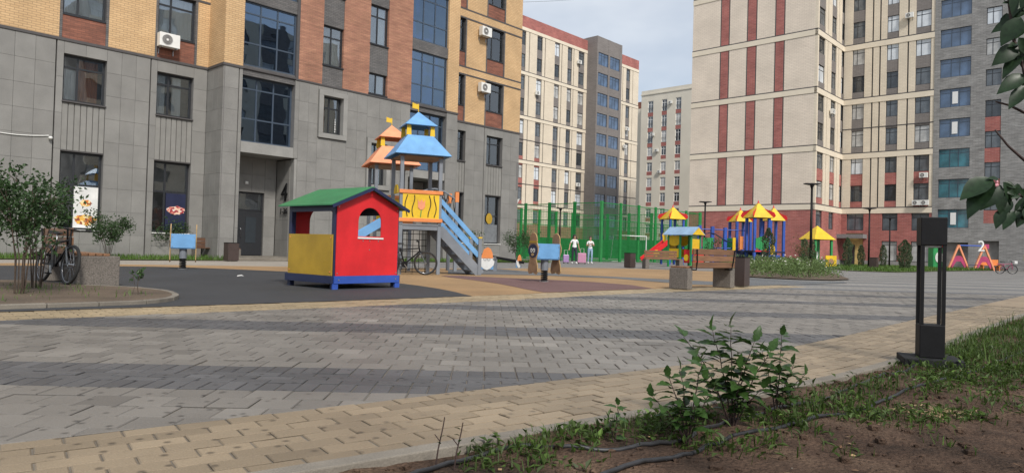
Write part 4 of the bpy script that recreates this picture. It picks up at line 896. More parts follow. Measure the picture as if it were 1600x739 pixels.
for sg in (-1, 1):
    xc = PW / 2; xe = xc + sg * (PW / 2 + 0.15); ze = 1.815 - s_ * (PW / 2 + 0.15); th = 0.022
    mb = MB(); mb.add([(xc, -0.12, 1.818), (xe, -0.12, ze), (xe, PD + 0.14, ze), (xc, PD + 0.14, 1.818), (xc, -0.12, 1.818 + th), (xe, -0.12, ze + th), (xe, PD + 0.14, ze + th), (xc, PD + 0.14, 1.818 + th)],
           [(0, 1, 2, 3), (7, 6, 5, 4), (0, 4, 5, 1), (1, 5, 6, 2), (2, 6, 7, 3), (3, 7, 4, 0)]); mb.obj('roof_panel', p_green, ph)
    MB().bar((xc + sg * 0.012, -0.128, 1.800), (xe, -0.128, ze - 0.018), 0.012, 0.055).obj('barge_board', p_navy, ph)
part(ph, 'window_sill', p_white, 0.48, 1.06, -0.034, -0.021, 0.895, 0.925)
for q in ((0.06, 0.28), (PW - 0.06, 0.28), (0.06, 1.44), (PW - 0.06, 1.44), (0.6, 0.86), (0.75, 0.86), (0.95, 0.86), (0.75, 0.70), (0.72, 1.74)): MB().cyl((q[0], -0.021, q[1]), (q[0], -0.027, q[1]), 0.012, n=8).obj('bolt', steel, ph)
for q in (0.08, PW - 0.08): MB().cyl((q, -0.046, 0.165), (q, -0.052, 0.165), 0.015, n=8).obj('bolt', steel, ph)
for y, z in ((0.08, 0.30), (PD - 0.08, 0.30), (0.08, 0.90), (PD - 0.08, 0.90)): MB().cyl((-0.018, y, z), (-0.026, y, z), 0.013, n=8).obj('bolt', p_orange, ph)

# ---- castle tower with stairs and slide
def frustum(root, h0, h1, z0, z1, m, th=0.02, name='roof_panel'):
    cs = ((-1, -1), (1, -1), (1, 1), (-1, 1))
    for i in range(4):
        a, b = cs[i], cs[(i + 1) % 4]
        o = [(a[0] * h0, a[1] * h0, z0), (b[0] * h0, b[1] * h0, z0), (b[0] * h1, b[1] * h1, z1), (a[0] * h1, a[1] * h1, z1)]
        k0 = (h0 - th) / h0; k1 = (h1 - th) / h1 if h1 > th else 0.0
        n = [(x * k0, y * k0, z - th) for x, y, z in o[:2]] + [(x * k1, y * k1, z - th) for x, y, z in o[2:]]
        MB().add(o + n, [(0, 1, 2, 3), (7, 6, 5, 4), (0, 4, 5, 1), (1, 5, 6, 2), (2, 6, 7, 3), (3, 7, 4, 0)]).obj(name, m, root)
def castle(label, loc, rm, rot=68, zp=1.40):
    t = thing('play_tower', label, 'play tower', loc, az(rot), 'castle towers of the near playground')
    for x in (-0.55, 0.55):
        for y in (-0.55, 0.55): part(t, 'post', p_grey, x - 0.05, x + 0.05, y - 0.05, y + 0.05, 0, 3.34, 0.008)
    for i in range(9): part(t, 'deck_board', p_grey, -0.60, 0.60, -0.60 + i * 0.1333, -0.60 + i * 0.1333 + 0.125, zp - 0.04, zp)
    for y in (-0.55, 0.55): part(t, 'deck_beam', p_grey, -0.5, 0.5, y - 0.03, y + 0.03, zp - 0.16, zp - 0.042)
    for x in (-0.55, 0.55): part(t, 'deck_beam', p_grey, x - 0.03, x + 0.03, -0.5, 0.5, zp - 0.16, zp - 0.042)
    frustum(t, 0.80, 0.37, 3.32, 3.90, rm); part(t, 'roof_frame', ply_dk, -0.62, 0.62, -0.62, 0.62, 3.26, 3.298)
    for x in (-0.34, 0.34):
        for y in (-0.34, 0.34): MB().plate([(x - 0.07, 3.90), (x + 0.07, 3.90), (x + 0.05, 4.21), (x - 0.05, 4.21)], y - 0.02, y + 0.02).obj('lantern_post', p_yel, t)
    frustum(t, 0.46, 0.012, 4.19, 4.62, rm); MB().cyl((0, 0, 4.58), (0, 0, 4.84), 0.012).obj('flag_pole', p_yel, t); MB().plate([(-0.18, 4.72), (0.0, 4.70), (0.0, 4.86), (-0.05, 4.84), (-0.18, 4.88)], -0.01, 0.01).obj('flag', p_yel, t)
    return t
ct = castle('grey castle play tower with light blue two-tier roof and stairs', (-2.78, 19.85, 0), p_sky)
# front guard: orange rails, yellow panel with wavy cut-outs and tulip
for z0 in (1.46, 2.24): MB().box(-0.62, 0.62, -0.64, -0.60, z0, z0 + 0.10).obj('guard_rail', p_orange, ct, bevel=0.006)
gp_ = part(ct, 'guard_panel', p_yel, -0.52, 0.52, -0.615, -0.59, 1.56, 2.24)
for k, x in enumerate((-0.42, -0.22, 0.24, 0.40)):
    c = [(x + 0.035 * math.sin(z * 9 + k * 1.3), -0.622, z) for z in [1.60 + i * 0.04 for i in range(16)]]
    MB().tube(c, 0.013, 5).obj('painted_line', p_black, gp_)
MB().plate([(-0.09, 1.86), (-0.03, 1.80), (0.05, 1.80), (0.11, 1.88), (0.11, 2.08), (0.06, 2.0), (0.01, 2.10), (-0.04, 2.0), (-0.10, 2.08)], -0.632, -0.616).obj('tulip', p_peach, gp_)
MB().tube([(0.01, -0.622, 1.80), (-0.01, -0.622, 1.6)], 0.012).obj('tulip_stem', p_lgreen, gp_)
yd = MB().plate([(-0.25 + 0.25 * math.cos(i * math.pi / 10), 2.10 + 0.25 * math.sin(i * math.pi / 10)) for i in range(11)], -0.02, 0.02); yd.obj('side_panel', p_yel, ct, loc=(-0.60, 0.1, 0.15), rz=R(90))
# stairs going right
stp = []
for i in range(6):
    t = (i + 0.5) / 6; MB().box(0.62 + 1.18 * t - 0.12, 0.62 + 1.18 * t + 0.12, -0.42, 0.30, 1.36 * (1 - t) - 0.02, 1.36 * (1 - t) + 0.02).obj('step', p_grey, ct)
for y in (-0.47, 0.35):
    MB().bar((0.58, y, 1.28), (1.86, y, 0.02), 0.05, 0.26).obj('stringer', p_grey, ct)
    MB().bar((0.60, y, 2.10), (1.78, y, 0.92), 0.045, 0.12).obj('handrail', p_sky, ct); MB().bar((0.60, y, 1.72), (1.78, y, 0.56), 0.045, 0.13).obj('handrail', p_sky, ct)
    o = part(ct, 'newel_post', p_grey, 1.76, 1.86, y - 0.05, y + 0.05, 0, 1.06, 0.006); part(o, 'cap', p_yel, 1.755, 1.865, y - 0.055, y + 0.055, 1.06, 1.10)
# slide at the back left
mb = MB(); prof = [(-0.62, 1.42), (-0.95, 1.40), (-1.5, 1.05), (-2.3, 0.52), (-2.75, 0.30), (-3.2, 0.24)]
for (xa, za), (xb, zb) in zip(prof, prof[1:]): mb.bar((xa, 0.15, za), (xb, 0.15, zb), 0.48, 0.03)
mb.obj('slide_bed', steel, ct)
for y in (-0.10, 0.40):
    mb = MB(); lo = [(x, z - 0.08) for x, z in prof]; hi = [(x, z + 0.16) for x, z in prof]; mb.plate(lo + hi[::-1], y - 0.015, y + 0.015).obj('slide_side', p_sky, ct)
for x, z in ((-2.9, 0.2), (-1.6, 0.95)): part(ct, 'slide_support', p_grey, x - 0.03, x + 0.03, 0.12, 0.18, 0, z)
# climbing grid under the deck
mb = MB()
for i in range(6): mb.cyl((-0.48 + i * 0.19, 0.55, 0), (-0.48 + i * 0.19, 0.55, 1.24), 0.009, n=5)
for j in range(7): mb.cyl((-0.5, 0.55, 0.12 + j * 0.17), (0.5, 0.55, 0.12 + j * 0.17), 0.009, n=5)
mb.obj('climbing_grid', black_m, ct)
ot = castle('grey castle play tower with orange two-tier roof behind the blue one', (-3.95, 22.2, 0), p_peach)
# arched net bridge leaving the orange tower
for y in (-0.4, 0.4):
    arc = [(0.62 + 1.5 * t, y, 2.30 + 0.34 * math.sin(math.pi * t)) for t in [i / 10 for i in range(11)]]; arc0 = [(x, yy, z - 0.78) for x, yy, z in arc]
    MB().tube(arc, 0.03, 6).obj('bridge_rail', p_grey, ot); MB().tube(arc0, 0.03, 6).obj('bridge_rail', p_grey, ot)
    mb = MB()
    for i in range(10): mb.cyl(arc[i], arc0[i + 1], 0.012, n=4); mb.cyl(arc[i + 1], arc0[i], 0.012, n=4)
    mb.obj('net', black_m, ot)
for x in (0.64, 2.12):
    for y in (-0.4, 0.4): part(part(ot, 'bridge_post', p_grey, x - 0.05, x + 0.05, y - 0.05, y + 0.05, 1.3 if x < 1 else 0, 2.25), 'orange_top', p_orange, x - 0.06, x + 0.06, y - 0.06, y + 0.06, 2.25, 2.58)
for i in range(9): MB().box(0.66 + i * 0.16, 0.80 + i * 0.16, -0.38, 0.38, 1.43 + 0.30 * math.sin(math.pi * (i + 0.5) / 9), 1.47 + 0.30 * math.sin(math.pi * (i + 0.5) / 9)).obj('bridge_plank', ply_dk, ot)
for z0 in (1.46, 2.24): MB().box(-0.62, 0.62, -0.64, -0.60, z0, z0 + 0.10).obj('guard_rail', p_orange, ot)
part(ot, 'guard_panel', p_yel, -0.52, 0.52, -0.615, -0.59, 1.56, 2.24)

# ---- spring riders
def spring(root, z0, z1, r_=0.075, turns=6):
    n = turns * 12; MB().tube([(r_ * math.cos(i * math.pi / 6), r_ * math.sin(i * math.pi / 6), z0 + (z1 - z0) * i / n) for i in range(n + 1)], 0.016, 6).obj('spring', black_m, root, smooth=True)
    MB().cyl((0, 0, 0), (0, 0, 0.012), 0.12, n=16).obj('ground_plate', steel, root)
def hat_board(s=1.0):
    r_ = [(0.05, 0.02), (0.16, 0.0), (0.21, 0.06), (0.19, 0.22), (0.13, 0.36), (0.16, 0.44), (0.21, 0.54), (0.215, 0.64), (0.18, 0.72), (0.155, 0.76), (0.155, 0.86), (0.12, 0.94), (0.06, 0.985), (0.0, 1.0)]
    return [(x * s, z * s) for x, z in r_] + [(-x * s, z * s) for x, z in r_[::-1][1:]] + [(0, 0.05 * s)]
def rider(name, label, loc, rot, sep, outer, seatm, edge):
    t = thing(name, label, 'spring rider', loc, az(rot), 'spring riders on the rubber surface')
    spring(t, 0.012, 0.28); MB().cyl((0, 0, 0.28), (0, 0, 0.56), 0.095, n=14).obj('stem', p_grey, t, smooth=False)
    for sg in (-1, 1):
        b = MB().plate(hat_board(), -0.012, 0.012).obj('side_board', [outer], t, loc=(sg * sep, 0, 0.19), rz=R(90)); m_ = MB().tube([(x, 0, z) for x, z in hat_board()], 0.013, 4, closed=True); m_.obj('board_edge', edge, b)
        if sg < 0:
            MB().plate([(0.20 * math.cos(i * math.pi / 12), 0.56 + 0.165 * math.sin(i * math.pi / 12)) for i in range(24)], 0.013, 0.022).obj('painted_hair', p_navy, b)
            for ex in (-0.055, 0.055):
                MB().plate([(ex + 0.045 * math.cos(i * math.pi / 8), 0.57 + 0.055 * math.sin(i * math.pi / 8)) for i in range(16)], 0.023, 0.027).obj('painted_eye', p_white, b); MB().plate([(ex + 0.018 * math.cos(i * math.pi / 6), 0.565 + 0.022 * math.sin(i * math.pi / 6)) for i in range(12)], 0.0275, 0.030).obj('painted_pupil', p_black, b)
            MB().plate([(0.06 * math.cos(i * math.pi / 8), 0.47 + 0.035 * math.sin(i * math.pi / 8)) for i in range(16)], 0.023, 0.028).obj('painted_nose', ply, b)
            MB().box(-0.165, 0.165, 0.013, 0.018, 0.755, 0.80).obj('painted_band', p_must, b)
    part(t, 'seat', seatm, -sep + 0.013, sep - 0.013, -0.15, 0.15, 0.54, 0.58); part(t, 'side_panel', seatm, -sep + 0.013, sep - 0.013, -0.17, -0.152, 0.56, 0.93, 0.004); part(t, 'side_panel', seatm, -sep + 0.013, sep - 0.013, 0.152, 0.17, 0.56, 0.93, 0.004)
    for y in (-0.175,):
        for x in (-sep + 0.05, sep - 0.05):
            for z in (0.60, 0.86): MB().cyl((x, y, z), (x, y - 0.01, z), 0.012, n=6).obj('bolt', steel, t)
    return t
board_grey = mat('faded_board_paint', (0.30, 0.26, 0.24), 0.6, 0.2, 5, grime=0.2)
rider('spring_rider', 'spring rider with worn wooden figure boards and pale blue seat', (0.82, 17.1, 0.005), 58, 0.34, ply_dk, p_sky, ply)
rider('spring_rider', 'blue spring rider seen end-on between thin yellow edged boards', (-8.79, 18.6, 0.005), 66, 0.31, board_grey, p_sky, ply)
# seesaw with gnome boards
ss = thing('seesaw', 'low seesaw with orange-hatted gnome boards beside the stairs', 'seesaw', (-0.55, 24.0, 0), az(98))
MB().bar((-1.25, 0, 0.66), (1.0, 0, 0.32), 0.09, 0.09).obj('beam', black_m, ss); MB().cyl((0, -0.12, 0.45), (0, 0.12, 0.45), 0.05).obj('pivot', steel, ss); part(ss, 'support', p_grey, -0.06, 0.06, -0.06, 0.06, 0, 0.42)
MB().tube([(-0.95 + 0.30 * math.cos(i * math.pi / 12), 0.05, 0.30 + 0.30 * math.sin(i * math.pi / 12)) for i in range(24)], 0.045, 8, closed=True).obj('tyre_stop', rubber, ss, smooth=True)
MB().plate([(-0.95 + 0.27 * math.cos(i * math.pi / 12), 0.30 + 0.27 * math.sin(i * math.pi / 12)) for i in range(24)], 0.10, 0.12).obj('wheel_board', ply, ss)
def gnome(x, y, z0, s, rz):
    g = MB().plate([(-0.26 * s, 0.06 * s), (0.26 * s, 0.06 * s), (0.27 * s, 0.35 * s), (0.2 * s, 0.5 * s), (-0.2 * s, 0.5 * s), (-0.27 * s, 0.35 * s)], 0, 0.02).obj('gnome_board', p_sky, ss, loc=(x, y, z0), rz=rz)
    MB().plate([(-0.29 * s, 0.44 * s), (-0.25 * s, 0.20 * s), (-0.12 * s, 0.08 * s), (0.0, 0.03 * s), (0.13 * s, 0.09 * s), (0.25 * s, 0.22 * s), (0.29 * s, 0.44 * s), (0.2 * s, 0.52 * s), (-0.2 * s, 0.52 * s)], -0.014, -0.002).obj('painted_beard', p_white, g)
    MB().plate([(-0.22 * s, 0.46 * s), (0.22 * s, 0.46 * s), (0.20 * s, 0.64 * s), (0.13 * s, 0.80 * s), (0.02 * s, 0.86 * s), (-0.12 * s, 0.78 * s), (-0.17 * s, 0.62 * s)], -0.024, -0.015).obj('painted_hat', p_orange, g)
    for ex in (-0.07, 0.07): MB().tube([(ex * s + 0.05 * s * math.cos(i * math.pi / 6), -0.018, 0.42 * s + 0.045 * s * math.sin(i * math.pi / 6)) for i in range(12)], 0.006, 4, closed=True).obj('painted_glasses', p_black, g)
gnome(-0.28, -0.10, 0.0, 0.95, R(10)); gnome(0.82, -0.02, 0.12, 0.55, R(62))

# ---- bicycles
mat_fork = mat('dark_fork', (0.10, 0.11, 0.12), 0.35, 0.1)
def bicycle(label, loc, rz, lean, fm, s=1.0, kid=False, group=None):
    t = thing('bicycle', label, 'bicycle', loc, rz, group); t.rotation_euler = (lean, 0, rz)
    r_ = 0.33 * s; wb = 0.52 * s if not kid else 0.40 * s; zb = r_
    for x in (-wb, wb):
        n = 32; w_ = MB().tube([(x + r_ * 0.94 * math.cos(i * 2 * math.pi / n), 0, zb + r_ * 0.94 * math.sin(i * 2 * math.pi / n)) for i in range(n)], 0.026 * s, 8, closed=True).obj('wheel', rubber, t, smooth=True)
        MB().tube([(x + r_ * 0.87 * math.cos(i * 2 * math.pi / n), 0, zb + r_ * 0.87 * math.sin(i * 2 * math.pi / n)) for i in range(n)], 0.012 * s, 6, closed=True).obj('rim', chrome, w_, smooth=True)
        mb = MB()
        for i in range(18): a = i * 2 * math.pi / 18; mb.cyl((x, 0.02 * (-1) ** i, zb), (x + r_ * 0.86 * math.cos(a), 0, zb + r_ * 0.86 * math.sin(a)), 0.0025, n=3)
        mb.obj('spokes', chrome, w_); MB().cyl((x, -0.04, zb), (x, 0.04, zb), 0.025 * s, n=10).obj('hub', steel, w_)
    bbx, bbz = -0.06 * s, 0.29 * s; stx, stz = -0.20 * s, 0.74 * s; hx, hz_ = 0.33 * s, 0.80 * s
    mb = MB(); T = lambda a, b, r0: mb.cyl(a, b, r0 * s, n=8)
    T((bbx, 0, bbz), (stx, 0, stz), 0.018); T((stx + 0.02 * s, 0, stz - 0.05 * s), (hx, 0, hz_ - 0.06 * s), 0.018); T((bbx, 0, bbz), (hx + 0.02 * s, 0, hz_ - 0.14 * s), 0.021)
    for y in (-0.05, 0.05): T((bbx, y * 0.6, bbz), (-wb, y, zb), 0.011); T((stx, y * 0.3, stz - 0.08 * s), (-wb, y, zb), 0.010)
    T((hx - 0.01 * s, 0, hz_), (hx + 0.04 * s, 0, hz_ - 0.19 * s), 0.022); mb.obj('frame', fm, t)
    mb = MB()
    for y in (-0.05, 0.05): mb.cyl((hx + 0.04 * s, y, hz_ - 0.19 * s), (wb, y, zb), 0.013 * s, n=8)
    mb.cyl((hx + 0.04 * s, -0.06, hz_ - 0.19 * s), (hx + 0.04 * s, 0.06, hz_ - 0.19 * s), 0.014 * s, n=6); mb.obj('fork', mat_fork if not kid else fm, t)
    mb = MB(); mb.cyl((hx - 0.01 * s, 0, hz_), (hx - 0.02 * s, 0, hz_ + 0.12 * s), 0.014 * s); mb.tube([(hx - 0.06 * s, -0.29 * s, hz_ + 0.15 * s), (hx, -0.12 * s, hz_ + 0.12 * s), (hx, 0.12 * s, hz_ + 0.12 * s), (hx - 0.06 * s, 0.29 * s, hz_ + 0.15 * s)], 0.012 * s); hb = mb.obj('handlebar', black_m, t)
    for sy in (-1, 1): MB().cyl((hx - 0.045 * s, sy * 0.24 * s, hz_ + 0.145 * s), (hx - 0.075 * s, sy * 0.33 * s, hz_ + 0.155 * s), 0.018 * s).obj('grip', rubber if not kid else p_white, hb)
    sdl = MB().plate([(-0.16, 0), (0.05, 0.0), (0.14, 0.01), (0.13, 0.035), (0.0, 0.04), (-0.16, 0.06)], -0.05, 0.05); sdl.v = [(v[0] * s + stx - 0.03 * s, v[1] * s * (1.5 if v[0] < -0.1 else 0.7), v[2] * s + stz + 0.10 * s) for v in sdl.v]; sdl.obj('saddle', rubber, t)
    MB().cyl((stx, 0, stz), (stx - 0.02 * s, 0, stz + 0.11 * s), 0.013 * s).obj('seat_post', steel, t)
    ck = MB().cyl((bbx, -0.055, bbz), (bbx, -0.062, bbz), 0.09 * s, n=20).obj('chainring', black_m, t)
    for sy, a in ((-1, -0.9), (1, math.pi - 0.9)):
        e = (bbx + 0.17 * s * math.cos(a), sy * 0.08, bbz + 0.17 * s * math.sin(a)); MB().bar((bbx, sy * 0.07, bbz), e, 0.02, 0.02).obj('crank', steel, ck); MB().box(e[0] - 0.045 * s, e[0] + 0.045 * s, min(e[1], e[1] + sy * 0.09), max(e[1], e[1] + sy * 0.09), e[2] - 0.01, e[2] + 0.01).obj('pedal', black_m, ck)
    MB().tube([(bbx, -0.058, bbz + 0.085 * s), (-wb, -0.058, zb + 0.04 * s), (-wb, -0.058, zb - 0.04 * s), (bbx, -0.058, bbz - 0.085 * s)], 0.006, 4, closed=True).obj('chain', black_m, t)
    return t
bicycle('black bicycle parked under the blue-roofed castle tower', (-2.86, 19.02, 0.005), R(8), R(4), black_m, 0.98, group='parked bicycles')
bicycle('dark bicycle leaning on the back of the left bench', (-7.22, 10.98, 0.05), R(-36), R(-8), black_m, 0.93, group='parked bicycles')
kb_ = bicycle('small pink child bicycle standing on the far plaza', (33.68, 47.28, 0), R(-12), R(3), p_pink, 0.95, True)
part(kb_, 'basket', p_white, 0.44, 0.62, -0.12, 0.12, 0.72, 0.90); part(kb_, 'mudguard', p_pink, -0.56, -0.22, -0.03, 0.03, 0.64, 0.68)

# ---- benches and bins
def bench(label, loc, rot, L=1.87, slat=wood, bt=0.20, bd=0.47, bh=0.46, back=True, ends=None, group='concrete and timber benches'):
    t = thing('bench', label, 'bench', loc, az(rot), group)
    for sx in (-1, 1):
        xa = sx * L / 2 - (bt / 2); MB().box(xa, xa + bt, -bd / 2, bd / 2, 0, bh).obj('concrete_block', concrete, t, bevel=0.012)
    for i in range(4): MB().box(-L / 2 - bt / 2 + 0.03, L / 2 + bt / 2 - 0.03, -bd / 2 + 0.05 + i * 0.105, -bd / 2 + 0.14 + i * 0.105, bh + 0.002, bh + 0.042).obj('seat_slat', slat, t, bevel=0.005)
    if back:
        for i, z in enumerate((bh + 0.015, bh + 0.16, bh + 0.305)):
            yy = -bd / 2 - 0.04 - 0.05 * (z - bh)
            MB().box(-L / 2 + 0.02, L / 2 - 0.02, yy - 0.018, yy + 0.018, z, z + 0.128).obj('back_slat', slat, t, bevel=0.005)
        for sx in (-1, 1): MB().tube([(sx * (L / 2 - 0.16), -bd / 2 + 0.12, bh - 0.03), (sx * (L / 2 - 0.16), -bd / 2 - 0.05, bh - 0.03), (sx * (L / 2 - 0.14), -bd / 2 - 0.085, bh + 0.15), (sx * (L / 2 - 0.10), -bd / 2 - 0.10, bh + 0.43)], 0.016, 6).obj('bracket', black_m, t)
    return t
bench('bench with concrete blocks and brown slatted back at the plaza edge', (4.43, 16.02, 0.01), 46)
bench('bench with a massive pale concrete end block beside the planting bed', (-7.28, 11.75, 0.01), 133, 1.7, wood, 0.26, 0.60, 0.48)
bench('dark brown slatted bench against the granite wall', (-12.35, 29.1, 0.02), 223, 1.7, wood_dk, 0.2, 0.45, 0.42)
bench('distant slatted bench in front of the red slide', (7.45, 34.2, 0.0), 80 + 180, 1.75, wood)
bench('dark low bench among the flowers by the climbing towers', (15.9, 41.2, 0.03), 90, 1.9, wood_dk, back=False)
def litter_bin(label, loc, rot, w_=0.32, h=0.72, group='brown square litter bins'):
    t = thing('litter_bin', label, 'litter bin', loc, az(rot), group)
    MB().box(-w_ / 2, w_ / 2, -w_ / 2, w_ / 2, 0.03, h - 0.02).obj('body', bin_brown, t, bevel=0.008)
    mb = MB()
    for a, b, c, d in ((-1, 1, -1, -0.8), (-1, 1, 0.8, 1), (-1, -0.8, -0.8, 0.8), (0.8, 1, -0.8, 0.8)): mb.box(a * w_ * 0.52, b * w_ * 0.52, c * w_ * 0.52, d * w_ * 0.52, h - 0.02, h)
    mb.obj('rim', black_m, t); part(t, 'plinth', concrete2, -w_ * 0.42, w_ * 0.42, -w_ * 0.42, w_ * 0.42, 0, 0.03)
    return t
litter_bin('brown litter bin at the right end of the plaza-edge bench', (5.72, 17.2, 0.01), 46, 0.27, 0.74)
litter_bin('brown litter bin beside the entrance door of the granite block', (-10.85, 26.9, 0.0), 43, 0.42, 0.72)
litter_bin('brown litter bin left of the distant slatted bench', (5.85, 34.3, 0.0), 50, 0.40, 0.74)
litter_bin('black litter bin at the foot of the lamp by the red wing', (26.2, 50.2, 0.03), 43, 0.5, 0.85)
# crumpled paper on the dark surface
lt = MB(); lt.M = Matrix.Scale(0.6, 4); lt.add([(0, 0, 0.0), (0.14, 0.02, 0.03), (0.22, 0.10, 0.01), (0.10, 0.13, 0.06), (-0.03, 0.09, 0.03)], [(0, 1, 3), (1, 2, 3), (0, 3, 4)]); lt.add([(-0.02, 0.0, 0.0), (0.2, 0.03, 0.004), (0.16, 0.12, 0.008), (-0.02, 0.1, 0.012)], [(0, 1, 2, 3)])
tag(lt.obj('paper_scrap', p_white, loc=(-6.1, 15.5, 0.006)), 'small white paper scrap lying on the dark rubber', 'paper')

# ---- street lamps
def lamp(label, loc, h, rot=20, arm=0.42):
    t = thing('street_lamp', label, 'street lamp', loc, az(rot), 'black street lamps')
    MB().cyl((0, 0, 0), (0, 0, h - 0.25), 0.075, 0.055, n=12).obj('pole', black_m, t, smooth=True); MB().cyl((0, 0, h - 0.25), (0, 0, h - 0.05), 0.05, 0.11, n=12).obj('neck', black_m, t, smooth=True)
    MB().plate([(-arm, h - 0.01), (-arm * 0.3, h - 0.06), (arm * 0.3, h - 0.06), (arm, h - 0.01), (arm * 0.9, h + 0.03), (-arm * 0.9, h + 0.03)], -0.14, 0.14).obj('head', black_m, t); MB().cyl((0, 0, 0), (0, 0, 0.03), 0.17, n=12).obj('base_plate', black_m, t)
    return t
lamp('tall black street lamp in the flower bed before the cream corner', (15.52, 36.05, 0.03), 4.55, 95, 0.42)
lamp('black street lamp behind the playhouse with blue roof', (13.75, 49.6, 0.0), 4.5, 95, 0.45)
lamp('black street lamp in front of the green ball court', (3.45, 50.2, 0.0), 3.8, 95, 0.30)
lamp('black street lamp with litter bin before the red brick wing', (26.78, 52.07, 0.03), 4.5, 95, 0.45)
lamp('shorter looking black street lamp near the conifers of the far wing', (34.6, 63.6, 0.03), 4.5, 95, 0.40)
# ---- bollard light in the soil bed
bo = thing('bollard_light', 'black metal bollard light on four slim posts in the soil bed', 'bollard light', (3.24, 5.36, 0.012), az(110))
part(bo, 'foot_plate', mat('bollard_footing', (0.016, 0.017, 0.018), 0.7, 0.3, 20, spec=0.2), -0.20, 0.20, -0.17, 0.17, -0.06, 0.045, 0.006); part(bo, 'base_box', black_m, -0.085, 0.085, -0.085, 0.085, 0.046, 0.295, 0.006)
for x in (-0.072, 0.072):
    for y in (-0.072, 0.072): part(bo, 'post', black_m, x - 0.012, x + 0.012, y - 0.012, y + 0.012, 0.295, 0.90)
part(bo, 'head', black_m, -0.088, 0.088, -0.088, 0.088, 0.90, 1.115, 0.006); part(bo, 'diffuser', mat('diffuser', (0.5, 0.5, 0.48), 0.4), -0.055, 0.055, -0.055, 0.055, 0.885, 0.8995)

# ------------------------------------------------------------------ green ball court
bc = thing('ball_court_fence', 'tall green wire fence round a ball court', 'fence', FC, az(43))
# local x along the receding side, +y towards the other side
HF, SPC = 4.35, 2.45
def mesh_panel():
    mb = MB()
    for i in range(1, 16): mb.box(i * SPC / 16 - 0.006, i * SPC / 16 + 0.006, -0.006, 0.006, 3.05, HF - 0.1)
    for i in range(1, 32): mb.box(i * SPC / 32 - 0.005, i * SPC / 32 + 0.005, -0.006, 0.006, 0.1, 3.05)
    for z in [0.1 + 0.2 * j for j in range(22)]: mb.box(0, SPC, 0.008, 0.020, z - 0.006, z + 0.006)
    mb.box(0, SPC, -0.025, 0.03, 3.03, 3.08); mb.box(0, SPC, -0.025, 0.03, HF - 0.1, HF - 0.04)
    return mb.mesh('wire_panel', p_fgreen)
wp = mesh_panel(); pst = MB().box(-0.13, 0.13, -0.05, 0.05, 0, HF + 0.05).mesh('post', p_fgreen)
scr = MB().box(0.02, SPC - 0.02, 0.03, 0.034, 0.08, 1.9).mesh('green_screen', mat('green_screen_cloth', (0.025, 0.20, 0.06), 0.8, 0.2, 2))
for (ox, oy, rz, n) in ((0, 0, 0, 6), (0, 0, 90, 5), (6 * SPC, 0, 90, 5), (0, 5 * SPC, 0, 6)):
    for i in range(n):
        c, s_ = math.cos(R(rz)), math.sin(R(rz)); x, y = ox + c * SPC * i, oy + s_ * SPC * i
        tag(link('wire_panel', wp, bc, (x, y, 0), R(rz)), kind='stuff')
        link('post', pst, bc, (x, y, 0), R(rz) + (R(45) if i == 0 else 0))
        if (ox, oy) != (0, 0): link('green_screen', scr, bc, (x, y, 0), R(rz))
go = thing('football_goal', 'white football goal standing inside the green ball court', 'goal', (8.1, 52.3, 0), az(58))
mb = MB(); mb.tube([(0, 0, 0), (0, 0, 2.0), (2.7, 0, 2.0), (2.7, 0, 0)], 0.05, 8); mb.obj('goal_frame', p_white, go)
mb = MB(); mb.tube([(0, 0, 2.0), (0, 0.7, 2.0), (0, 1.0, 0.02), (2.7, 1.0, 0.02), (2.7, 0.7, 2.0), (2.7, 0, 2.0)], 0.025, 6); mb.obj('rear_frame', p_white, go)
# hall structure and flag beyond the court are left as the blocks behind
fg = thing('flag', 'small pale flag on a thin pole above the ball court fence', 'flag', (0.05, 56.5, 0), az(95))
MB().cyl((0, 0, 0), (0, 0, 4.9), 0.03).obj('pole', steel, fg); MB().plate([(0, 4.2), (0.32, 4.45), (0.5, 4.85), (0.3, 4.8), (0.1, 4.9), (0, 4.85)], -0.01, 0.01).obj('cloth', p_white, fg)

# ------------------------------------------------------------------ farther playground
def tent_roof(root, h, z0, z1, panel=p_yel, lobe=p_red):
    frustum(root, h, 0.02, z0, z1, panel)
    MB().cyl((0, 0, z1 - 0.06), (0, 0, z1 + 0.16), 0.07, 0.01, n=8).obj('finial', lobe, root)
    for a in (45, 135, 225, 315):        # red ears along the hips
        c, s_ = math.cos(R(a)), math.sin(R(a)); d = h * 1.4142
        mb = MB(); mb.plate([(d * 0.42, z0 + (z1 - z0) * 0.58 + 0.02), (d * 1.02, z0 - 0.0), (d * 1.13, z0 + 0.14), (d * 1.02, z0 + 0.36), (d * 0.74, z0 + (z1 - z0) * 0.46)], -0.02, 0.02).obj('roof_ear', lobe, root, rz=R(a))
def post4(root, h, z, m, r_=0.06, name='post'):
    for x in (-h, h):
        for y in (-h, h): part(root, name, m, x - r_, x + r_, y - r_, y + r_, 0, z)
FG = 'yellow-roofed play towers of the far playground'
t1 = thing('play_tower', 'blue play tower with yellow and red roof and a red slide', 'play tower', (11.08, 48.0, 0), az(70), FG)
post4(t1, 0.52, 3.15, p_blue); tent_roof(t1, 0.66, 3.12, 3.98); part(t1, 'deck', p_navy, -0.6, 0.6, -0.6, 0.6, 1.2, 1.28)
mb = MB(); mb.bar((-0.7, -0.25, 1.35), (-2.3, -0.25, 0.2), 0.55, 0.04); mb.obj('slide_bed', chrome, t1)
for y in (-0.55, 0.05): MB().bar((-0.65, y, 1.55), (-2.4, y, 0.30), 0.06, 0.30).obj('slide_side', p_red, t1); MB().plate([(-0.85, 1.3), (-0.52, 1.3), (-0.50, 1.7), (-0.55, 2.05), (-0.68, 2.15), (-0.78, 2.0), (-0.72, 1.75)], y - 0.02, y + 0.02).obj('handle_board', p_yel, t1)
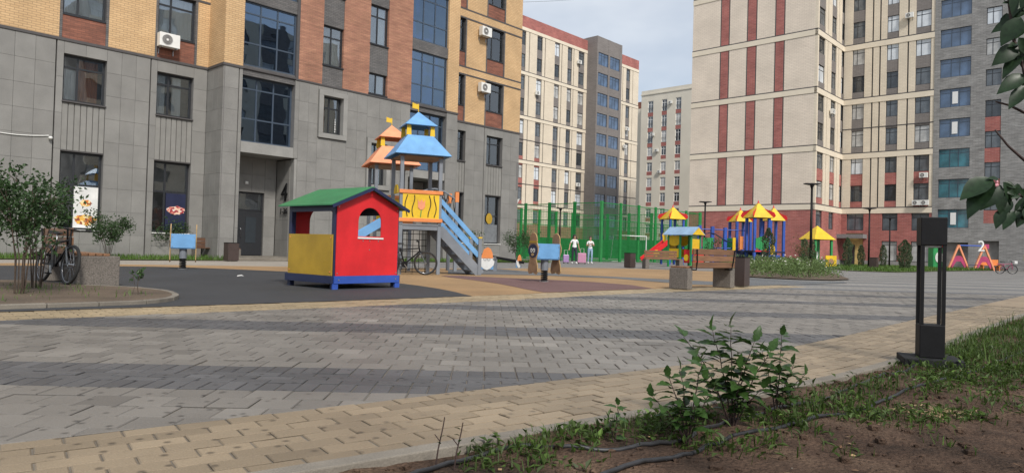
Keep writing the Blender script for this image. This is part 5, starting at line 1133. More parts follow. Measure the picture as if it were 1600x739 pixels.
MB().plate([(-1.6 + 0.22 * math.cos(i * math.pi / 8), 0.75 + 0.22 * math.sin(i * math.pi / 8)) for i in range(16)], -0.60, -0.585).obj('disc', p_yel, t1)
p_pale = paint('pale_blue_paint', (0.26, 0.40, 0.58))
h2 = thing('playhouse', 'play car house with blue roof, yellow gable, green posts and red bonnet', 'playhouse', (9.95, 40.1, 0), az(138)); h2.scale = (0.80, 0.80, 1.0)
for x in (-0.95, 0.05, 0.95):
    for y in (-0.55, 0.55): part(h2, 'post', p_lgreen, x - 0.06, x + 0.06, y - 0.06, y + 0.06, 0, 1.88)
for y in (-0.55, 0.55): part(h2, 'side_panel', p_yel, -0.88, 0.0, y - 0.02, y + 0.02, 0.55, 1.05); MB().plate([(-0.89, 1.32), (-0.7, 1.22), (-0.45, 1.20), (-0.2, 1.24), (-0.02, 1.34), (-0.02, 1.80), (-0.89, 1.80)], y - 0.02, y + 0.02).obj('upper_panel', p_yel, h2)
part(h2, 'rear_panel', p_yel, -0.99, -0.95, -0.5, 0.5, 0.5, 1.8)
for sg in (-1, 1): mb = MB(); mb.bar((-1.25, sg * 0.40, 2.10), (0.10, sg * 0.40, 2.10), 0.02, 0.02); MB().add([(-1.25, 0, 2.32), (1.2, 0, 2.32), (1.2, sg * 0.85, 1.86), (-1.25, sg * 0.85, 1.86), (-1.25, 0, 2.28), (1.2, 0, 2.28), (1.2, sg * 0.85, 1.82), (-1.25, sg * 0.85, 1.82)], [(0, 1, 2, 3), (7, 6, 5, 4), (0, 4, 5, 1), (1, 5, 6, 2), (2, 6, 7, 3), (3, 7, 4, 0)]).obj('roof_panel', p_pale, h2)
MB().plate([(-0.78, 1.86), (0.78, 1.86), (0, 2.26)], -0.015, 0.015).obj('gable', p_yel, h2, loc=(1.19, 0, 0), rz=R(90))
part(h2, 'bonnet', p_red, 0.30, 1.35, -0.5, 0.5, 0.25, 1.0, 0.05); part(h2, 'window_panel', p_yel, 0.92, 0.96, -0.48, 0.48, 1.05, 1.62)
for x, m_ in ((0.55, p_yel), (1.05, p_blue)): MB().plate([(x + 0.19 * math.cos(i * math.pi / 8), 0.55 + 0.19 * math.sin(i * math.pi / 8)) for i in range(16)], -0.54, -0.505).obj('wheel_disc', m_, h2)
cl = thing('climbing_frame', 'blue climbing frame with three yellow and red roofs and green panels', 'climbing frame', (16.5, 46.2, 0), az(80))
for (x, y, h, z0, z1) in ((-0.74, -1.0, 0.70, 3.22, 4.22), (-0.40, 1.95, 0.60, 3.08, 3.92), (2.3, 2.3, 0.60, 3.25, 4.2)):
    sub = bpy.data.objects.new('roof', None); COL.objects.link(sub); sub.parent = cl; sub.location = (x, y, 0); tent_roof(sub, h, z0, z1)
    for a in (-0.5, 0.5):
        for b in (-0.5, 0.5): part(cl, 'post', p_blue, x + a - 0.08, x + a + 0.08, y + b - 0.08, y + b + 0.08, 0, z0)
    part(cl, 'deck', p_navy, x - 0.6, x + 0.6, y - 0.6, y + 0.6, 1.0, 1.1)
for i in range(6): part(cl, 'green_board', p_lgreen, -1.20 + i * 0.155, -1.06 + i * 0.155, -1.62, -1.585, 1.12 + 0.06 * abs(i - 2.5), 2.02 - 0.05 * abs(i - 2.5))
part(cl, 'orange_board', p_orange, -1.75, -1.5, -0.6, -0.5, 1.15, 2.0); part(cl, 'green_board', p_lgreen, -2.1, -1.3, 1.22, 1.26, 1.1, 1.9); part(cl, 'yellow_board', p_yel, 0.55, 1.05, 0.85, 0.9, 0.55, 1.55); part(cl, 'yellow_board', p_yel, -2.15, -1.95, -0.4, -0.35, 1.0, 1.9)
MB().plate([(1.4 + 0.3 * math.cos(i * math.pi / 8), 1.2 + 0.42 * math.sin(i * math.pi / 8)) for i in range(16)], 0.98, 1.02).obj('yellow_disc', p_yel, cl)
for x in (-2.6, -3.5, -4.4): part(cl, 'post', p_blue, x - 0.10, x + 0.10, -0.3, -0.1, 0, 2.55 - 0.05 * (x + 2.6))
for z in (1.2, 2.4): MB().cyl((-4.4, -0.2, z), (-1.0, -0.2, z), 0.035).obj('rail', p_blue, cl)
MB().tube([(-4.4 + 0.36 * i, -0.32, 1.9 + 0.28 * math.sin(i * 0.8)) for i in range(8)], 0.035).obj('rail', p_navy, cl)
for i in range(5): part(cl, 'green_board', p_lgreen, -4.2 + i * 0.15, -4.07 + i * 0.15, -0.34, -0.30, 0.95, 1.85)
part(cl, 'dark_base', p_navy, -3.4, 0.6, -0.3, 0.2, 0.1, 1.0); part(cl, 'low_slide', p_white, -1.4, -1.1, -1.6, -1.3, 0.1, 0.5); MB().bar((-1.05, -1.3, 0.9), (-0.75, -2.3, 0.1), 0.5, 0.05).obj('slide_bed', steel, cl)
part(cl, 'red_board', p_red, -1.22, -0.25, -1.61, -1.585, 1.03, 1.11); part(cl, 'blue_tube', p_blue, 0.7, 1.9, 0.7, 1.3, 0.3, 0.85)
h3 = thing('playhouse', 'small green play hut with yellow pyramid roof and yellow front panel', 'playhouse', (22.84, 52.0, 0), az(75))
post4(h3, 0.70, 2.12, p_lgreen, 0.075); frustum(h3, 0.92, 0.02, 2.10, 3.12, p_yel)
part(h3, 'front_panel', p_yel, 0.05, 1.0, -0.92, -0.86, 0.0, 0.92); MB().plate([(0.52 + 0.22 * math.cos(i * math.pi / 8), 0.48 + 0.22 * math.sin(i * math.pi / 8)) for i in range(16)], -0.945, -0.925).obj('painted_disc', ply_dk, h3)
part(h3, 'side_panel', p_lgreen, -0.9, -0.82, -0.7, 0.7, 0.0, 0.9); part(h3, 'seat', p_white, -0.2, 0.3, 0.2, 0.6, 0.4, 1.2)
# swing frame with big numeral
sw = thing('swing_frame', 'pink and orange A-shaped swing frame with a white numeral 2 on top', 'swing', (39.9, 62.0, 0), az(88))
for x in (0.0, 2.35):
    for sg in (-1, 1): MB().bar((x, 0, 2.22), (x + sg * 0.95, 0, 0.0), 0.14, 0.14).obj('leg', p_peach, sw)
    MB().plate([(x - 0.62, 0.1), (x - 0.2, 0.75), (x + 0.2, 0.75), (x + 0.62, 0.1), (x + 0.7, 0.9), (x + 0.15, 1.25), (x - 0.15, 1.25), (x - 0.7, 0.9)], -0.03, 0.03).obj('pink_panel', p_pink, sw)
MB().cyl((0, 0, 2.18), (2.35, 0, 2.18), 0.06).obj('top_beam', p_blue, sw)
TF = lambda x, y, z: Matrix.Translation((x, y, z)) @ Matrix.Rotation(R(90), 4, 'X')
text_obj('2', 1.35, 0.05, p_white, sw, TF(2.0, -0.08, 1.72), 'numeral'); part(sw, 'pink_cap', p_pink, 2.35, 2.75, -0.05, 0.05, 1.95, 2.35)
for x in (0.9, 1.5):
    MB().cyl((x, -0.2, 2.15), (x, -0.2, 0.5), 0.012, n=5).obj('chain', steel, sw)
part(sw, 'swing_seat', p_navy, 0.85, 1.55, -0.35, -0.05, 0.45, 0.5)
gk = thing('play_kiosk', 'green and white toy kiosk left of the swing frame', 'playhouse', (38.6, 63.2, 0), az(88))
part(gk, 'body', p_lgreen, -0.5, 0.6, -0.4, 0.4, 0, 2.0, 0.1); MB().plate([(0.05 + 0.38 * math.cos(i * math.pi / 10), 1.05 + 0.5 * math.sin(i * math.pi / 10)) for i in range(20)], -0.44, -0.41).obj('front_disc', p_white, gk); part(gk, 'roof', p_red, -0.6, 0.4, -0.5, 0.5, 2.0, 2.12)
ob = thing('play_bench', 'orange toy bench right of the swing frame', 'bench', (43.7, 63.4, 0), az(88)); part(ob, 'seat', p_orange, -0.9, 0.9, -0.25, 0.25, 0.45, 0.52); part(ob, 'backrest', p_orange, -0.9, 0.9, 0.2, 0.26, 0.52, 1.0)
for x in (-0.75, 0.75): part(ob, 'leg', p_orange, x - 0.05, x + 0.05, -0.2, 0.2, 0, 0.45)
yb = thing('play_counter', 'pale yellow-green play counter at the right edge of the plaza', 'play counter', (46.8, 61.5, 0), az(88)); part(yb, 'counter', mat('lime_paint', (0.55, 0.58, 0.22), 0.5), -1.2, 1.2, -0.4, 0.4, 0.95, 1.5, 0.05)
for x in (-1.0, 1.0): part(yb, 'leg', wood_dk, x - 0.06, x + 0.06, -0.3, 0.3, 0, 0.95)
for z in (0.3, 0.6): part(yb, 'rail', wood_dk, -0.94, 0.94, -0.32, -0.28, z, z + 0.12)

# ------------------------------------------------------------------ plants
lf_shrub = leafmat('shrub_leaf', (0.042, 0.082, 0.028), 0.25); lf_fore = leafmat('young_leaf', (0.042, 0.088, 0.022), 0.30, 0.3, 0.38); lf_hang = leafmat('hanging_leaf', (0.016, 0.036, 0.014), 0.2, 0.3, 0.38)
lf_con = leafmat('conifer_leaf', (0.085, 0.118, 0.062), 0.2); lf_flow = leafmat('bed_leaf', (0.12, 0.18, 0.06), 0.25, 0.45); lf_grass = leafmat('grass_leaf', (0.085, 0.155, 0.030), 0.3, 0.4)
bark = mat('bark', (0.065, 0.045, 0.032), 0.85, 0.3, 30, 0.4, 80); twig = mat('dark_twig', (0.045, 0.026, 0.022), 0.7, 0.3, 40)
blossom = mat('white_blossom', (0.70, 0.70, 0.60), 0.8, 0.2, 30); blossom_p = mat('pink_blossom', (0.65, 0.30, 0.34), 0.8, 0.2, 30)
def rv(): return Vector((random.gauss(0, 1), random.gauss(0, 1), random.gauss(0, 1))).normalized()
def leaf_quad(mb, p, d, up, l, w_, fold=0.25, mi=0):
    d = d.normalized(); s_ = d.cross(up)
    if s_.length < 1e-3: s_ = d.orthogonal()
    s_.normalize(); n = s_.cross(d); c = p + d * l * 0.5
    mb.add([p, c + s_ * w_ * 0.5 + n * w_ * fold, p + d * l - n * l * 0.10, c - s_ * w_ * 0.5 + n * w_ * fold], [(0, 1, 2), (0, 2, 3)], mi)
def shrub(label, loc, h, w_, nleaf, ls, m=lf_shrub, stems=7, low=0.2, group='leafy shrubs', name='shrub', cat='shrub', lean=0.0, clumps=16, sm=None):
    t = thing(name, label, cat, loc, random.uniform(0, 6), group); st = MB(); tips = []
    for i in range(stems):
        a = 2 * math.pi * i / stems + random.uniform(-0.4, 0.4); rr = w_ * 0.5 * random.uniform(0.25, 0.8); hh = h * random.uniform(0.70, 0.97)
        pts = [Vector((0.05 * math.cos(a), 0.05 * math.sin(a), -0.03)), Vector((rr * 0.3 * math.cos(a), rr * 0.3 * math.sin(a), hh * 0.35)), Vector((rr * 0.7 * math.cos(a + 0.2), rr * 0.7 * math.sin(a + 0.2), hh * 0.7)), Vector((rr * math.cos(a), rr * math.sin(a), hh))]
        st.tube(pts, 0.0065 * h, 5, r1=0.003)
        for k in range(3):
            b = pts[random.choice((1, 2))].lerp(pts[random.choice((2, 3))], random.random()); e = b + (rv() * 0.5 + Vector((math.cos(a), math.sin(a), 0.8))).normalized() * w_ * random.uniform(0.12, 0.3); st.tube([b, b.lerp(e, 0.5) + rv() * 0.01, e], 0.005 * h, 4, r1=0.0015); tips.append(e)
        tips += [pts[3], pts[2], pts[2].lerp(pts[3], 0.5)]
    st.obj('stems', sm or bark, t); lf = MB()
    cs = [random.choice(tips) + rv() * w_ * 0.06 for _ in range(clumps)] + tips
    for i in range(nleaf):
        c = random.choice(cs); p = c + rv() * w_ * 0.15 * random.random() ** 0.5
        if p.z < low * h: p.z = low * h + random.random() * 0.2 * h
        d = (rv() + Vector((0, 0, -0.15))); leaf_quad(lf, p, d, rv(), ls * random.uniform(0.6, 1.25), ls * random.uniform(0.4, 0.65))
    lf.obj('foliage', m, t); return t
shrub('tall loose leafy shrub in the left planting bed', (-6.25, 8.85, 0.05), 1.62, 1.15, 1500, 0.07, stems=9, low=0.12, clumps=26)
shrub('leafy shrub at the left frame edge behind the planting bed kerb', (-7.25, 9.3, 0.05), 1.55, 1.3, 1300, 0.07, stems=8, low=0.08, clumps=26)
shrub('thin upright shrub beside the dark leaning bicycle', (-6.75, 9.9, 0.05), 1.75, 0.9, 900, 0.07, stems=6, low=0.10, clumps=24)
shrub('small shrub behind the left bench by the sticker window', (-14.4, 24.8, 0.02), 1.6, 1.6, 1900, 0.09, stems=7, low=0.3)
shrub('round shrub below the dessert sticker window', (-13.95, 28.4, 0.02), 1.55, 1.7, 1100, 0.09, stems=9, low=0.45)
shrub('shrub beside the foot of the castle stairs', (-2.2, 37.6, 0.02), 1.7, 1.3, 700, 0.09, low=0.2)
shrub('wide green shrub at the right corner of the granite block', (0.35, 38.6, 0.02), 1.75, 2.1, 1500, 0.09, stems=10, low=0.08)
shrub('tiny weed sprig on the planting bed kerb', (-4.95, 9.2, 0.05), 0.36, 0.18, 60, 0.05, stems=3, low=0.1)
shrub('tall thin bare shrub among the flowers', (11.6, 27.0, 0.05), 1.25, 0.7, 190, 0.07, stems=6, low=0.3)
shrub('reddish thin shrub between climbing frame and play hut', (16.6, 39.5, 0.05), 1.8, 1.5, 420, 0.09, leafmat('reddish_leaf', (0.16, 0.10, 0.05), 0.2), stems=8, low=0.2)
shrub('low leafy bush beside the play car house', (12.2, 42.5, 0.0), 2.0, 1.2, 420, 0.10, stems=6, low=0.15)
def conifer(label, loc, h, w_):
    t = thing('conifer', label, 'conifer', loc, random.uniform(0, 6), 'slim clipped conifers'); MB().cyl((0, 0, 0), (0, 0, h * 0.9), 0.035, 0.008, n=6).obj('trunk', bark, t); mb = MB()
    for i in range(int(520 * h * w_ + 240)):
        z = h * (0.04 + 0.96 * random.random()); f = z / h; r_ = w_ * 0.5 * min(1.0, (1.03 - f) * 3.6) * min(1, 0.6 + f * 2) * (0.45 + 0.6 * random.random() ** 0.5) * (1 + 0.18 * math.sin(z * 7 + h)); a = random.uniform(0, 6.283)
        p = Vector((r_ * math.cos(a), r_ * math.sin(a), z)); leaf_quad(mb, p, Vector((math.cos(a) * 0.5, math.sin(a) * 0.5, 1.0)) + rv() * 0.4, rv(), 0.13, 0.06)
    mb.obj('crown', lf_con, t); return t
for lab, loc, h, w_ in (('conifer left of the entrance canopy of the red wing', (26.6, 55.0), 2.3, 0.62), ('small conifer right of the lit entrance of the red wing', (30.2, 60.0), 1.85, 0.5), ('conifer before the second ground-floor window of the red wing', (32.1, 60.0), 1.9, 0.5),
                        ('thick conifer just left of the bollard light', (28.3, 50.0), 2.1, 0.8), ('conifer behind the thick one near the bollard light', (31.6, 55.6), 2.0, 0.7), ('dark conifer in front of the climbing frame', (15.3, 41.4), 2.35, 0.62), ('conifer beside the tall lamp in the flower bed', (18.4, 43.6), 1.8, 0.5), ('slim conifer beside the yellow-roofed play hut', (20.3, 47.0), 1.8, 0.45)):
    conifer(lab, (*loc, 0.03), h, w_)
# stuff: lawn strip blades, bed plants
def blade(mb, x, y, z, h, w_, lean, mi=0):
    a = random.uniform(0, 6.283); d = Vector((math.cos(a), math.sin(a), 0)); s_ = Vector((-d.y, d.x, 0)) * w_ * 0.5; p = Vector((x, y, z)); q = p + Vector((0, 0, h * 0.6)) + d * lean * h * 0.3; e = p + Vector((0, 0, h * (1 - 0.3 * lean))) + d * lean * h
    mb.add([p - s_, p + s_, q + s_ * 0.8, q - s_ * 0.8, e], [(0, 1, 2, 3), (3, 2, 4)], mi)
def inpoly(x, y, pl):
    r_ = False
    for i in range(len(pl)):
        (x1, y1), (x2, y2) = pl[i], pl[i - 1]
        if (y1 > y) != (y2 > y) and x < (x2 - x1) * (y - y1) / (y2 - y1) + x1: r_ = not r_
    return r_
def scatter(pl, n):
    xs = [p[0] for p in pl]; ys = [p[1] for p in pl]; o = []
    while len(o) < n:
        x, y = random.uniform(min(xs), max(xs)), random.uniform(min(ys), max(ys))
        if inpoly(x, y, pl): o.append((x, y))
    return o
mb = MB()
for pl, n in (([fl(-8, 0.2), fl(6.9, 0.2), fl(6.9, 2.6), fl(-8, 2.6)], 5200), ([fl(10.6, 1.6), fl(26.6, 1.6), fl(26.6, 3.0), fl(10.6, 3.0)], 4200)):
    for x, y in scatter(pl, n): blade(mb, x, y, 0.01, random.uniform(0.08, 0.26), 0.02, random.uniform(0, 0.8))
tag(mb.obj('lawn_grass', lf_grass), 'strip of short grass along the foot of the granite block', 'grass', kind='stuff')
mb = MB(); bp = [(8.6, 25.3), (9.0, 24.4), (9.85, 23.75), (10.9, 23.85), (12.2, 25.3), (14.5, 31.36), (18.5, 42), (22, 52), (16, 52), (11, 36)]
ctr = [(x, y, random.uniform(0.3, 0.75), random.random()) for x, y in scatter(bp, 330)]
for x, y, h, r_ in ctr:
    for k in range(46):
        p = Vector((x + random.gauss(0, 0.22), y + random.gauss(0, 0.22), 0.03 + h * random.random() ** 0.8)); leaf_quad(mb, p, rv() + Vector((0, 0, 0.6)), rv(), random.uniform(0.06, 0.15), random.uniform(0.03, 0.06))
    if r_ < 0.18:
        for k in range(random.randint(2, 5)):
            p = Vector((x + random.gauss(0, 0.2), y + random.gauss(0, 0.2), h * random.uniform(0.8, 1.15) + 0.05)); mb.ball(p, 0.028, 0.028, 0.02, 5, 3, 1)
tag(mb.obj('flower_bed_plants', [lf_flow, blossom]), 'mass of pale green bed plants with small white blossoms', 'flowers', kind='stuff')
mb = MB()
for x, y in scatter([(20.6, 42.4), (21.2, 41.8), (23.2, 41.8), (26.91, 45.75), (31, 50.4), (47, 66), (38, 73), (24, 56)], 9000): blade(mb, x, y, 0.02, random.uniform(0.10, 0.30), 0.05, random.uniform(0, 0.9))
tag(mb.obj('far_lawn_grass', lf_grass), 'rough grass round the conifers before the red wing', 'grass', kind='stuff')
mb = MB()
for x, y in scatter([(-9, 4.6), (-5.0, 8.2), (-4.7, 9.2), (-5.6, 10.1), (-8, 10.6), (-12, 8)], 1500):
    if random.random() < 0.35 or y - x > 15.6 or (y < 0.9 * x + 12.9): blade(mb, x, y, 0.045, random.uniform(0.03, 0.12), 0.008, random.uniform(0.2, 1.0))
tag(mb.obj('bed_weeds', lf_grass), 'sparse weeds on the soil of the left planting bed', 'weeds', kind='stuff')

# ---- foreground: grass and weeds, hoses, twigs, shrubs with single leaves
fgr = MB(); tints = []
def tuft(x, y, n, h, sp, w_=0.006, leafy=0.0):
    for i in range(n):
        px, py = x + random.gauss(0, sp), y + random.gauss(0, sp); z = soil_h(px, py) - 0.004; k0 = len(fgr.f)
        if B1.near(px, py)[0] < KERB_OUT - 0.03: continue
        if random.random() < leafy: leaf_quad(fgr, Vector((px, py, z + random.random() * h * 0.7)), rv() + Vector((0, 0, 0.5)), Vector((0, 0, 1)), random.uniform(0.025, 0.06), random.uniform(0.014, 0.028))
        else: blade(fgr, px, py, z, h * random.uniform(0.5, 1.2), w_ * random.uniform(0.7, 1.4), random.uniform(0.1, 1.1))
        tv = random.choice((0.7, 0.9, 1.0, 1.1, 1.35)) if random.random() > 0.05 else 2.0
        tints.extend([tv] * (len(fgr.f) - k0))
def along(s0, s1, o0, o1, count, n, h, sp, leafy=0.15, w_=0.006):
    for i in range(count):
        p = B1.at(random.uniform(s0, s1), KERB_OUT + random.uniform(o0, o1))[0]; tuft(p.x, p.y, n, h, sp, w_, leafy)
def sB1(x, y):
    return B1.s[min(range(len(B1.p)), key=lambda i: (B1.p[i].x - x) ** 2 + (B1.p[i].y - y) ** 2)]
sa, sb_, sc_, sd_ = sB1(-0.6, 3.6), sB1(0.4, 4.3), sB1(2.6, 6.2), sB1(4.0, 7.7)
along(sa - 0.22, sb_, 0.0, 0.24, 55, 24, 0.055, 0.045, 0.30, 0.0035); along(sa - 0.2, sb_ + 0.4, 0.05, 0.50, 20, 22, 0.040, 0.04, 0.4, 0.003)
along(sb_, sc_, 0.05, 0.95, 52, 28, 0.06, 0.06, 0.45, 0.004); along(sc_ - 0.9, sc_ + 0.3, 0.1, 0.8, 40, 36, 0.075, 0.07, 0.45, 0.005)
along(sc_ + 0.2, sd_ + 16, 0.02, 0.85, 165, 34, 0.16, 0.09, 0.08, 0.006); along(sc_ + 0.1, sd_ + 1.5, 0.02, 0.5, 50, 30, 0.10, 0.08, 0.12, 0.005)
along(sb_ + 0.4, sd_ + 2, 0.8, 2.2, 34, 16, 0.06, 0.05, 0.45); along(sd_, sd_ + 10, 0.8, 1.8, 40, 20, 0.12, 0.1, 0.1)
for x, y, n, h in ((1.13, 2.97, 60, 0.10), (1.74, 3.88, 90, 0.15), (1.85, 3.71, 80, 0.12), (2.3, 4.32, 80, 0.13), (2.55, 4.22, 60, 0.10), (1.36, 3.32, 80, 0.10), (1.9, 3.55, 50, 0.08), (0.86, 2.93, 60, 0.08), (2.4, 3.67, 40, 0.06), (0.95, 2.88, 40, 0.06), (1.55, 3.6, 70, 0.13), (2.05, 4.05, 80, 0.14)): tuft(x, y, n, h, 0.065, 0.005, 0.5)
me = fgr.mesh('grass', leafmat('foreground_grass', (0.058, 0.098, 0.020), 0.35, 0.35, 0.5, attr=True)); a_ = me.attributes.new('tint', 'FLOAT', 'FACE'); a_.data.foreach_set('value', tints)
tag(link('grass', me), 'patchy fresh grass and weeds along the kerb of the soil bed', 'grass', kind='stuff')
hose_m = mat('black_hose', (0.022, 0.022, 0.024), 0.5, 0.3, 25)
def hose(label, pts):
    c = smooth_curve([pts[0]] + pts + [pts[-1]], 0.05); tag(MB().tube([(p.x, p.y, soil_h(p.x, p.y) + 0.008 + 0.004 * math.sin(i * 0.3)) for i, p in enumerate(c)], 0.0095, 8).obj('irrigation_hose', hose_m, smooth=True), label, 'hose', 'black irrigation hoses')
hose('black irrigation hose nearest the kerb, passing the shrub and bollard', [(-0.36, 2.38), (-0.25, 2.55), (-0.18, 2.66), (-0.06, 2.79), (0.04, 2.86), (0.2, 2.83), (0.4, 2.82), (0.52, 2.87), (0.75, 3.03), (1.04, 3.32), (1.34, 3.59), (1.7, 3.88), (2.18, 4.38), (3.04, 5.22), (4.2, 6.35)])
hose('black irrigation hose farther into the bare soil', [(0.30, 2.45), (0.41, 2.57), (0.75, 2.84), (1.03, 3.1), (1.29, 3.26), (1.49, 3.4), (1.89, 3.75), (2.58, 4.38), (3.49, 5.18), (5.01, 6.67), (7, 8.7)])
# single leaves
def leaf_mesh(m, lobed=True, k=0):
    o = [(0, 0), (0.10, 0.17), (0.26, 0.25), (0.34, 0.21), (0.45, 0.30), (0.62, 0.24), (0.70, 0.16), (0.80, 0.15), (1.0, 0)] if lobed else [(0, 0), (0.12, 0.14), (0.3, 0.25), (0.5, 0.28), (0.7, 0.21), (0.88, 0.09), (1.0, 0)]
    mb = MB(); vs = []; bend = 0.28 + 0.12 * k
    z = lambda x: 0.05 - bend * x * x * 0.55
    for x, y in o: vs.append((x, 0, z(x)))
    for x, y in o: vs.append((x, y, z(x) + y * 0.30))
    for x, y in o: vs.append((x, -y, z(x) + y * 0.30))
    n = len(o); fs = []
    for i in range(n - 1): fs += [(i, i + 1, n + i + 1, n + i), (i + 1, i, 2 * n + i, 2 * n + i + 1)]
    mb.add(vs, fs); return mb.mesh('leaf', m, True)
LM = [leaf_mesh(lf_fore, True, k) for k in range(3)]; LH = [leaf_mesh(lf_hang, False, k) for k in range(3)]
def put_leaf(parent, p, d, l, meshes):
    d = d.normalized(); up = (Vector((0, 0, 1)) + rv() * 0.45); y = up.cross(d); y.normalize(); z = d.cross(y)
    M = Matrix((d, y, z)).transposed().to_4x4() @ Matrix.Diagonal((l, l * random.uniform(0.8, 1.1), l, 1)); M.translation = p
    o = bpy.data.objects.new('leaf', random.choice(meshes)); COL.objects.link(o); o.parent = parent; o.matrix_local = M; return o
def fore_shrub(label, loc, stems, seed, leaf=0.098, group='young shrubs in the soil bed'):
    random.seed(seed); t = thing('young_shrub', label, 'shrub', loc, 0, group)
    for (dx, dy, h, nl) in stems:
        pts = [Vector((0, 0, -0.02)), Vector((dx * 0.25, dy * 0.25, h * 0.35)), Vector((dx * 0.6, dy * 0.6, h * 0.72)), Vector((dx, dy, h))]
        c = [pts[0].lerp(pts[1], k / 3) for k in range(3)] + [pts[1].lerp(pts[2], k / 3) + rv() * 0.004 for k in range(3)] + [pts[2].lerp(pts[3], k / 3) + rv() * 0.004 for k in range(4)]
        MB().tube(c, 0.0042, 5, r1=0.0014).obj('stem', twig, t, smooth=True)
        nl = int(nl * 1.6)
        for i in range(nl):
            f = 0.30 + 0.70 * (i + random.random() * 0.5) / nl; k = min(f, 0.999) * (len(c) - 1); p = c[int(k)].lerp(c[int(k) + 1], k - int(k)); a = i * 2.4 + random.uniform(-0.4, 0.4)
            d = Vector((math.cos(a), math.sin(a), random.uniform(-0.15, 0.55))); put_leaf(t, p + d * 0.006, d, leaf * random.uniform(0.65, 1.25) * (1.0 if f < 0.9 else 0.8), LM)
        put_leaf(t, c[-1], Vector((dx, dy, 0.4)) + rv() * 0.1, leaf * 0.8, LM)
    return t
fore_shrub('largest young shrub with lobed leaves in the soil bed', (1.06, 3.28, -0.02), [(-0.22, 0.06, 0.42, 13), (-0.10, 0.02, 0.46, 13), (-0.01, 0.03, 0.48, 13), (0.10, 0.0, 0.42, 13), (0.02, -0.06, 0.30, 9), (0.20, 0.06, 0.36, 10), (-0.14, -0.06, 0.24, 8), (0.12, -0.05, 0.20, 7)], 3)
fore_shrub('small young shrub left of the largest one in the soil bed', (0.78, 3.00, -0.02), [(-0.08, 0.03, 0.28, 10), (0.06, 0.02, 0.36, 11), (-0.16, 0.0, 0.20, 8), (0.02, -0.05, 0.17, 7), (0.12, 0.04, 0.24, 8), (-0.03, 0.04, 0.31, 9)], 5, 0.075)
fore_shrub('upright young shrub right of the largest one in the soil bed', (1.36, 3.52, -0.02), [(0.02, 0.0, 0.42, 16), (-0.07, 0.04, 0.33, 11), (0.09, 0.02, 0.27, 10), (0.15, 0.03, 0.22, 8), (-0.02, -0.05, 0.24, 9)], 8, 0.074)
fore_shrub('single small sprout by the hose left of the young shrubs', (0.46, 2.95, -0.02), [(0.01, 0.0, 0.17, 7), (-0.03, 0.01, 0.10, 4)], 11, 0.05)
for k, (x, y, dx, h) in enumerate(((-0.26, 2.58, 0.03, 0.20), (-0.19, 2.55, 0.03, 0.19))):
    t = thing('bare_twig', ('left of two bare dark twigs standing by the hose', 'right of two bare dark twigs standing by the hose')[k], 'twig', (x, y, -0.03), 0, 'bare twigs by the hose')
    MB().tube([(0, 0, 0), (dx * 0.3, 0, h * 0.4), (dx * 0.8, 0.005, h * 0.8), (dx, 0.0, h)], 0.0035, 5, r1=0.002).obj('stem', twig, t)
    MB().tube([(dx * 0.5, 0, h * 0.55), (dx * 0.5 - 0.02, 0.0, h * 0.68)], 0.002, 4).obj('side_stem', twig, t)
    for i in range(2 + k * 2): put_leaf(t, Vector((dx * 0.6, 0, h * (0.5 + 0.12 * i))), Vector((random.uniform(-1, 1), -0.3, 0.4)), 0.024, LM)
random.seed(21)
# ---- tree standing just right of the picture, its twigs reaching in (coordinates from its foot)
tr = thing('tree', 'tree with dark leaves hanging in from the right edge', 'tree', (2.3, 1.6, -0.05), 0)
MB().tube([(0, 0, 0), (0.02, 0.05, 0.6), (-0.03, 0.0, 1.2), (-0.08, 0.05, 1.9), (-0.05, 0.1, 2.6)], 0.045, 10, r1=0.02).obj('trunk', bark, tr, smooth=True)
STA = [(-1.102, 0.089, 1.517), (-1.095, 0.09, 1.471), (-1.091, 0.09, 1.428), (-1.084, 0.091, 1.388), (-1.066, 0.092, 1.352), (-1.058, 0.092, 1.306), (-1.053, 0.093, 1.255)]
LEA = [((-1.095, 0.09, 1.479), (-1.117, 0.079, 1.483)), ((-1.093, 0.089, 1.5), (-1.083, 0.08, 1.463)), ((-1.059, 0.09, 1.476), (-1.091, 0.08, 1.446)), ((-1.058, 0.09, 1.438), (-1.085, 0.081, 1.4)), ((-1.079, 0.091, 1.378), (-1.13, 0.082, 1.339)), ((-1.073, 0.091, 1.384), (-1.101, 0.081, 1.377)), ((-1.063, 0.092, 1.356), (-1.114, 0.082, 1.312)), ((-1.056, 0.091, 1.374), (-1.079, 0.082, 1.349)), ((-1.058, 0.092, 1.306), (-1.117, 0.083, 1.272)), ((-1.053, 0.093, 1.281), (-1.095, 0.084, 1.231)), ((-1.041, 0.09, 1.459), (-1.079, 0.08, 1.476)), ((-1.04, 0.091, 1.408), (-1.068, 0.081, 1.379)), ((-1.037, 0.092, 1.315), (-1.06, 0.083, 1.27)), ((-1.072, 0.089, 1.505), (-1.062, 0.08, 1.472))]
STB = [(-1.126, 0.097, 1.044), (-1.108, 0.097, 1.03), (-1.082, 0.097, 1.021), (-1.05, 0.097, 1.012), (-1.015, 0.098, 1.005)]
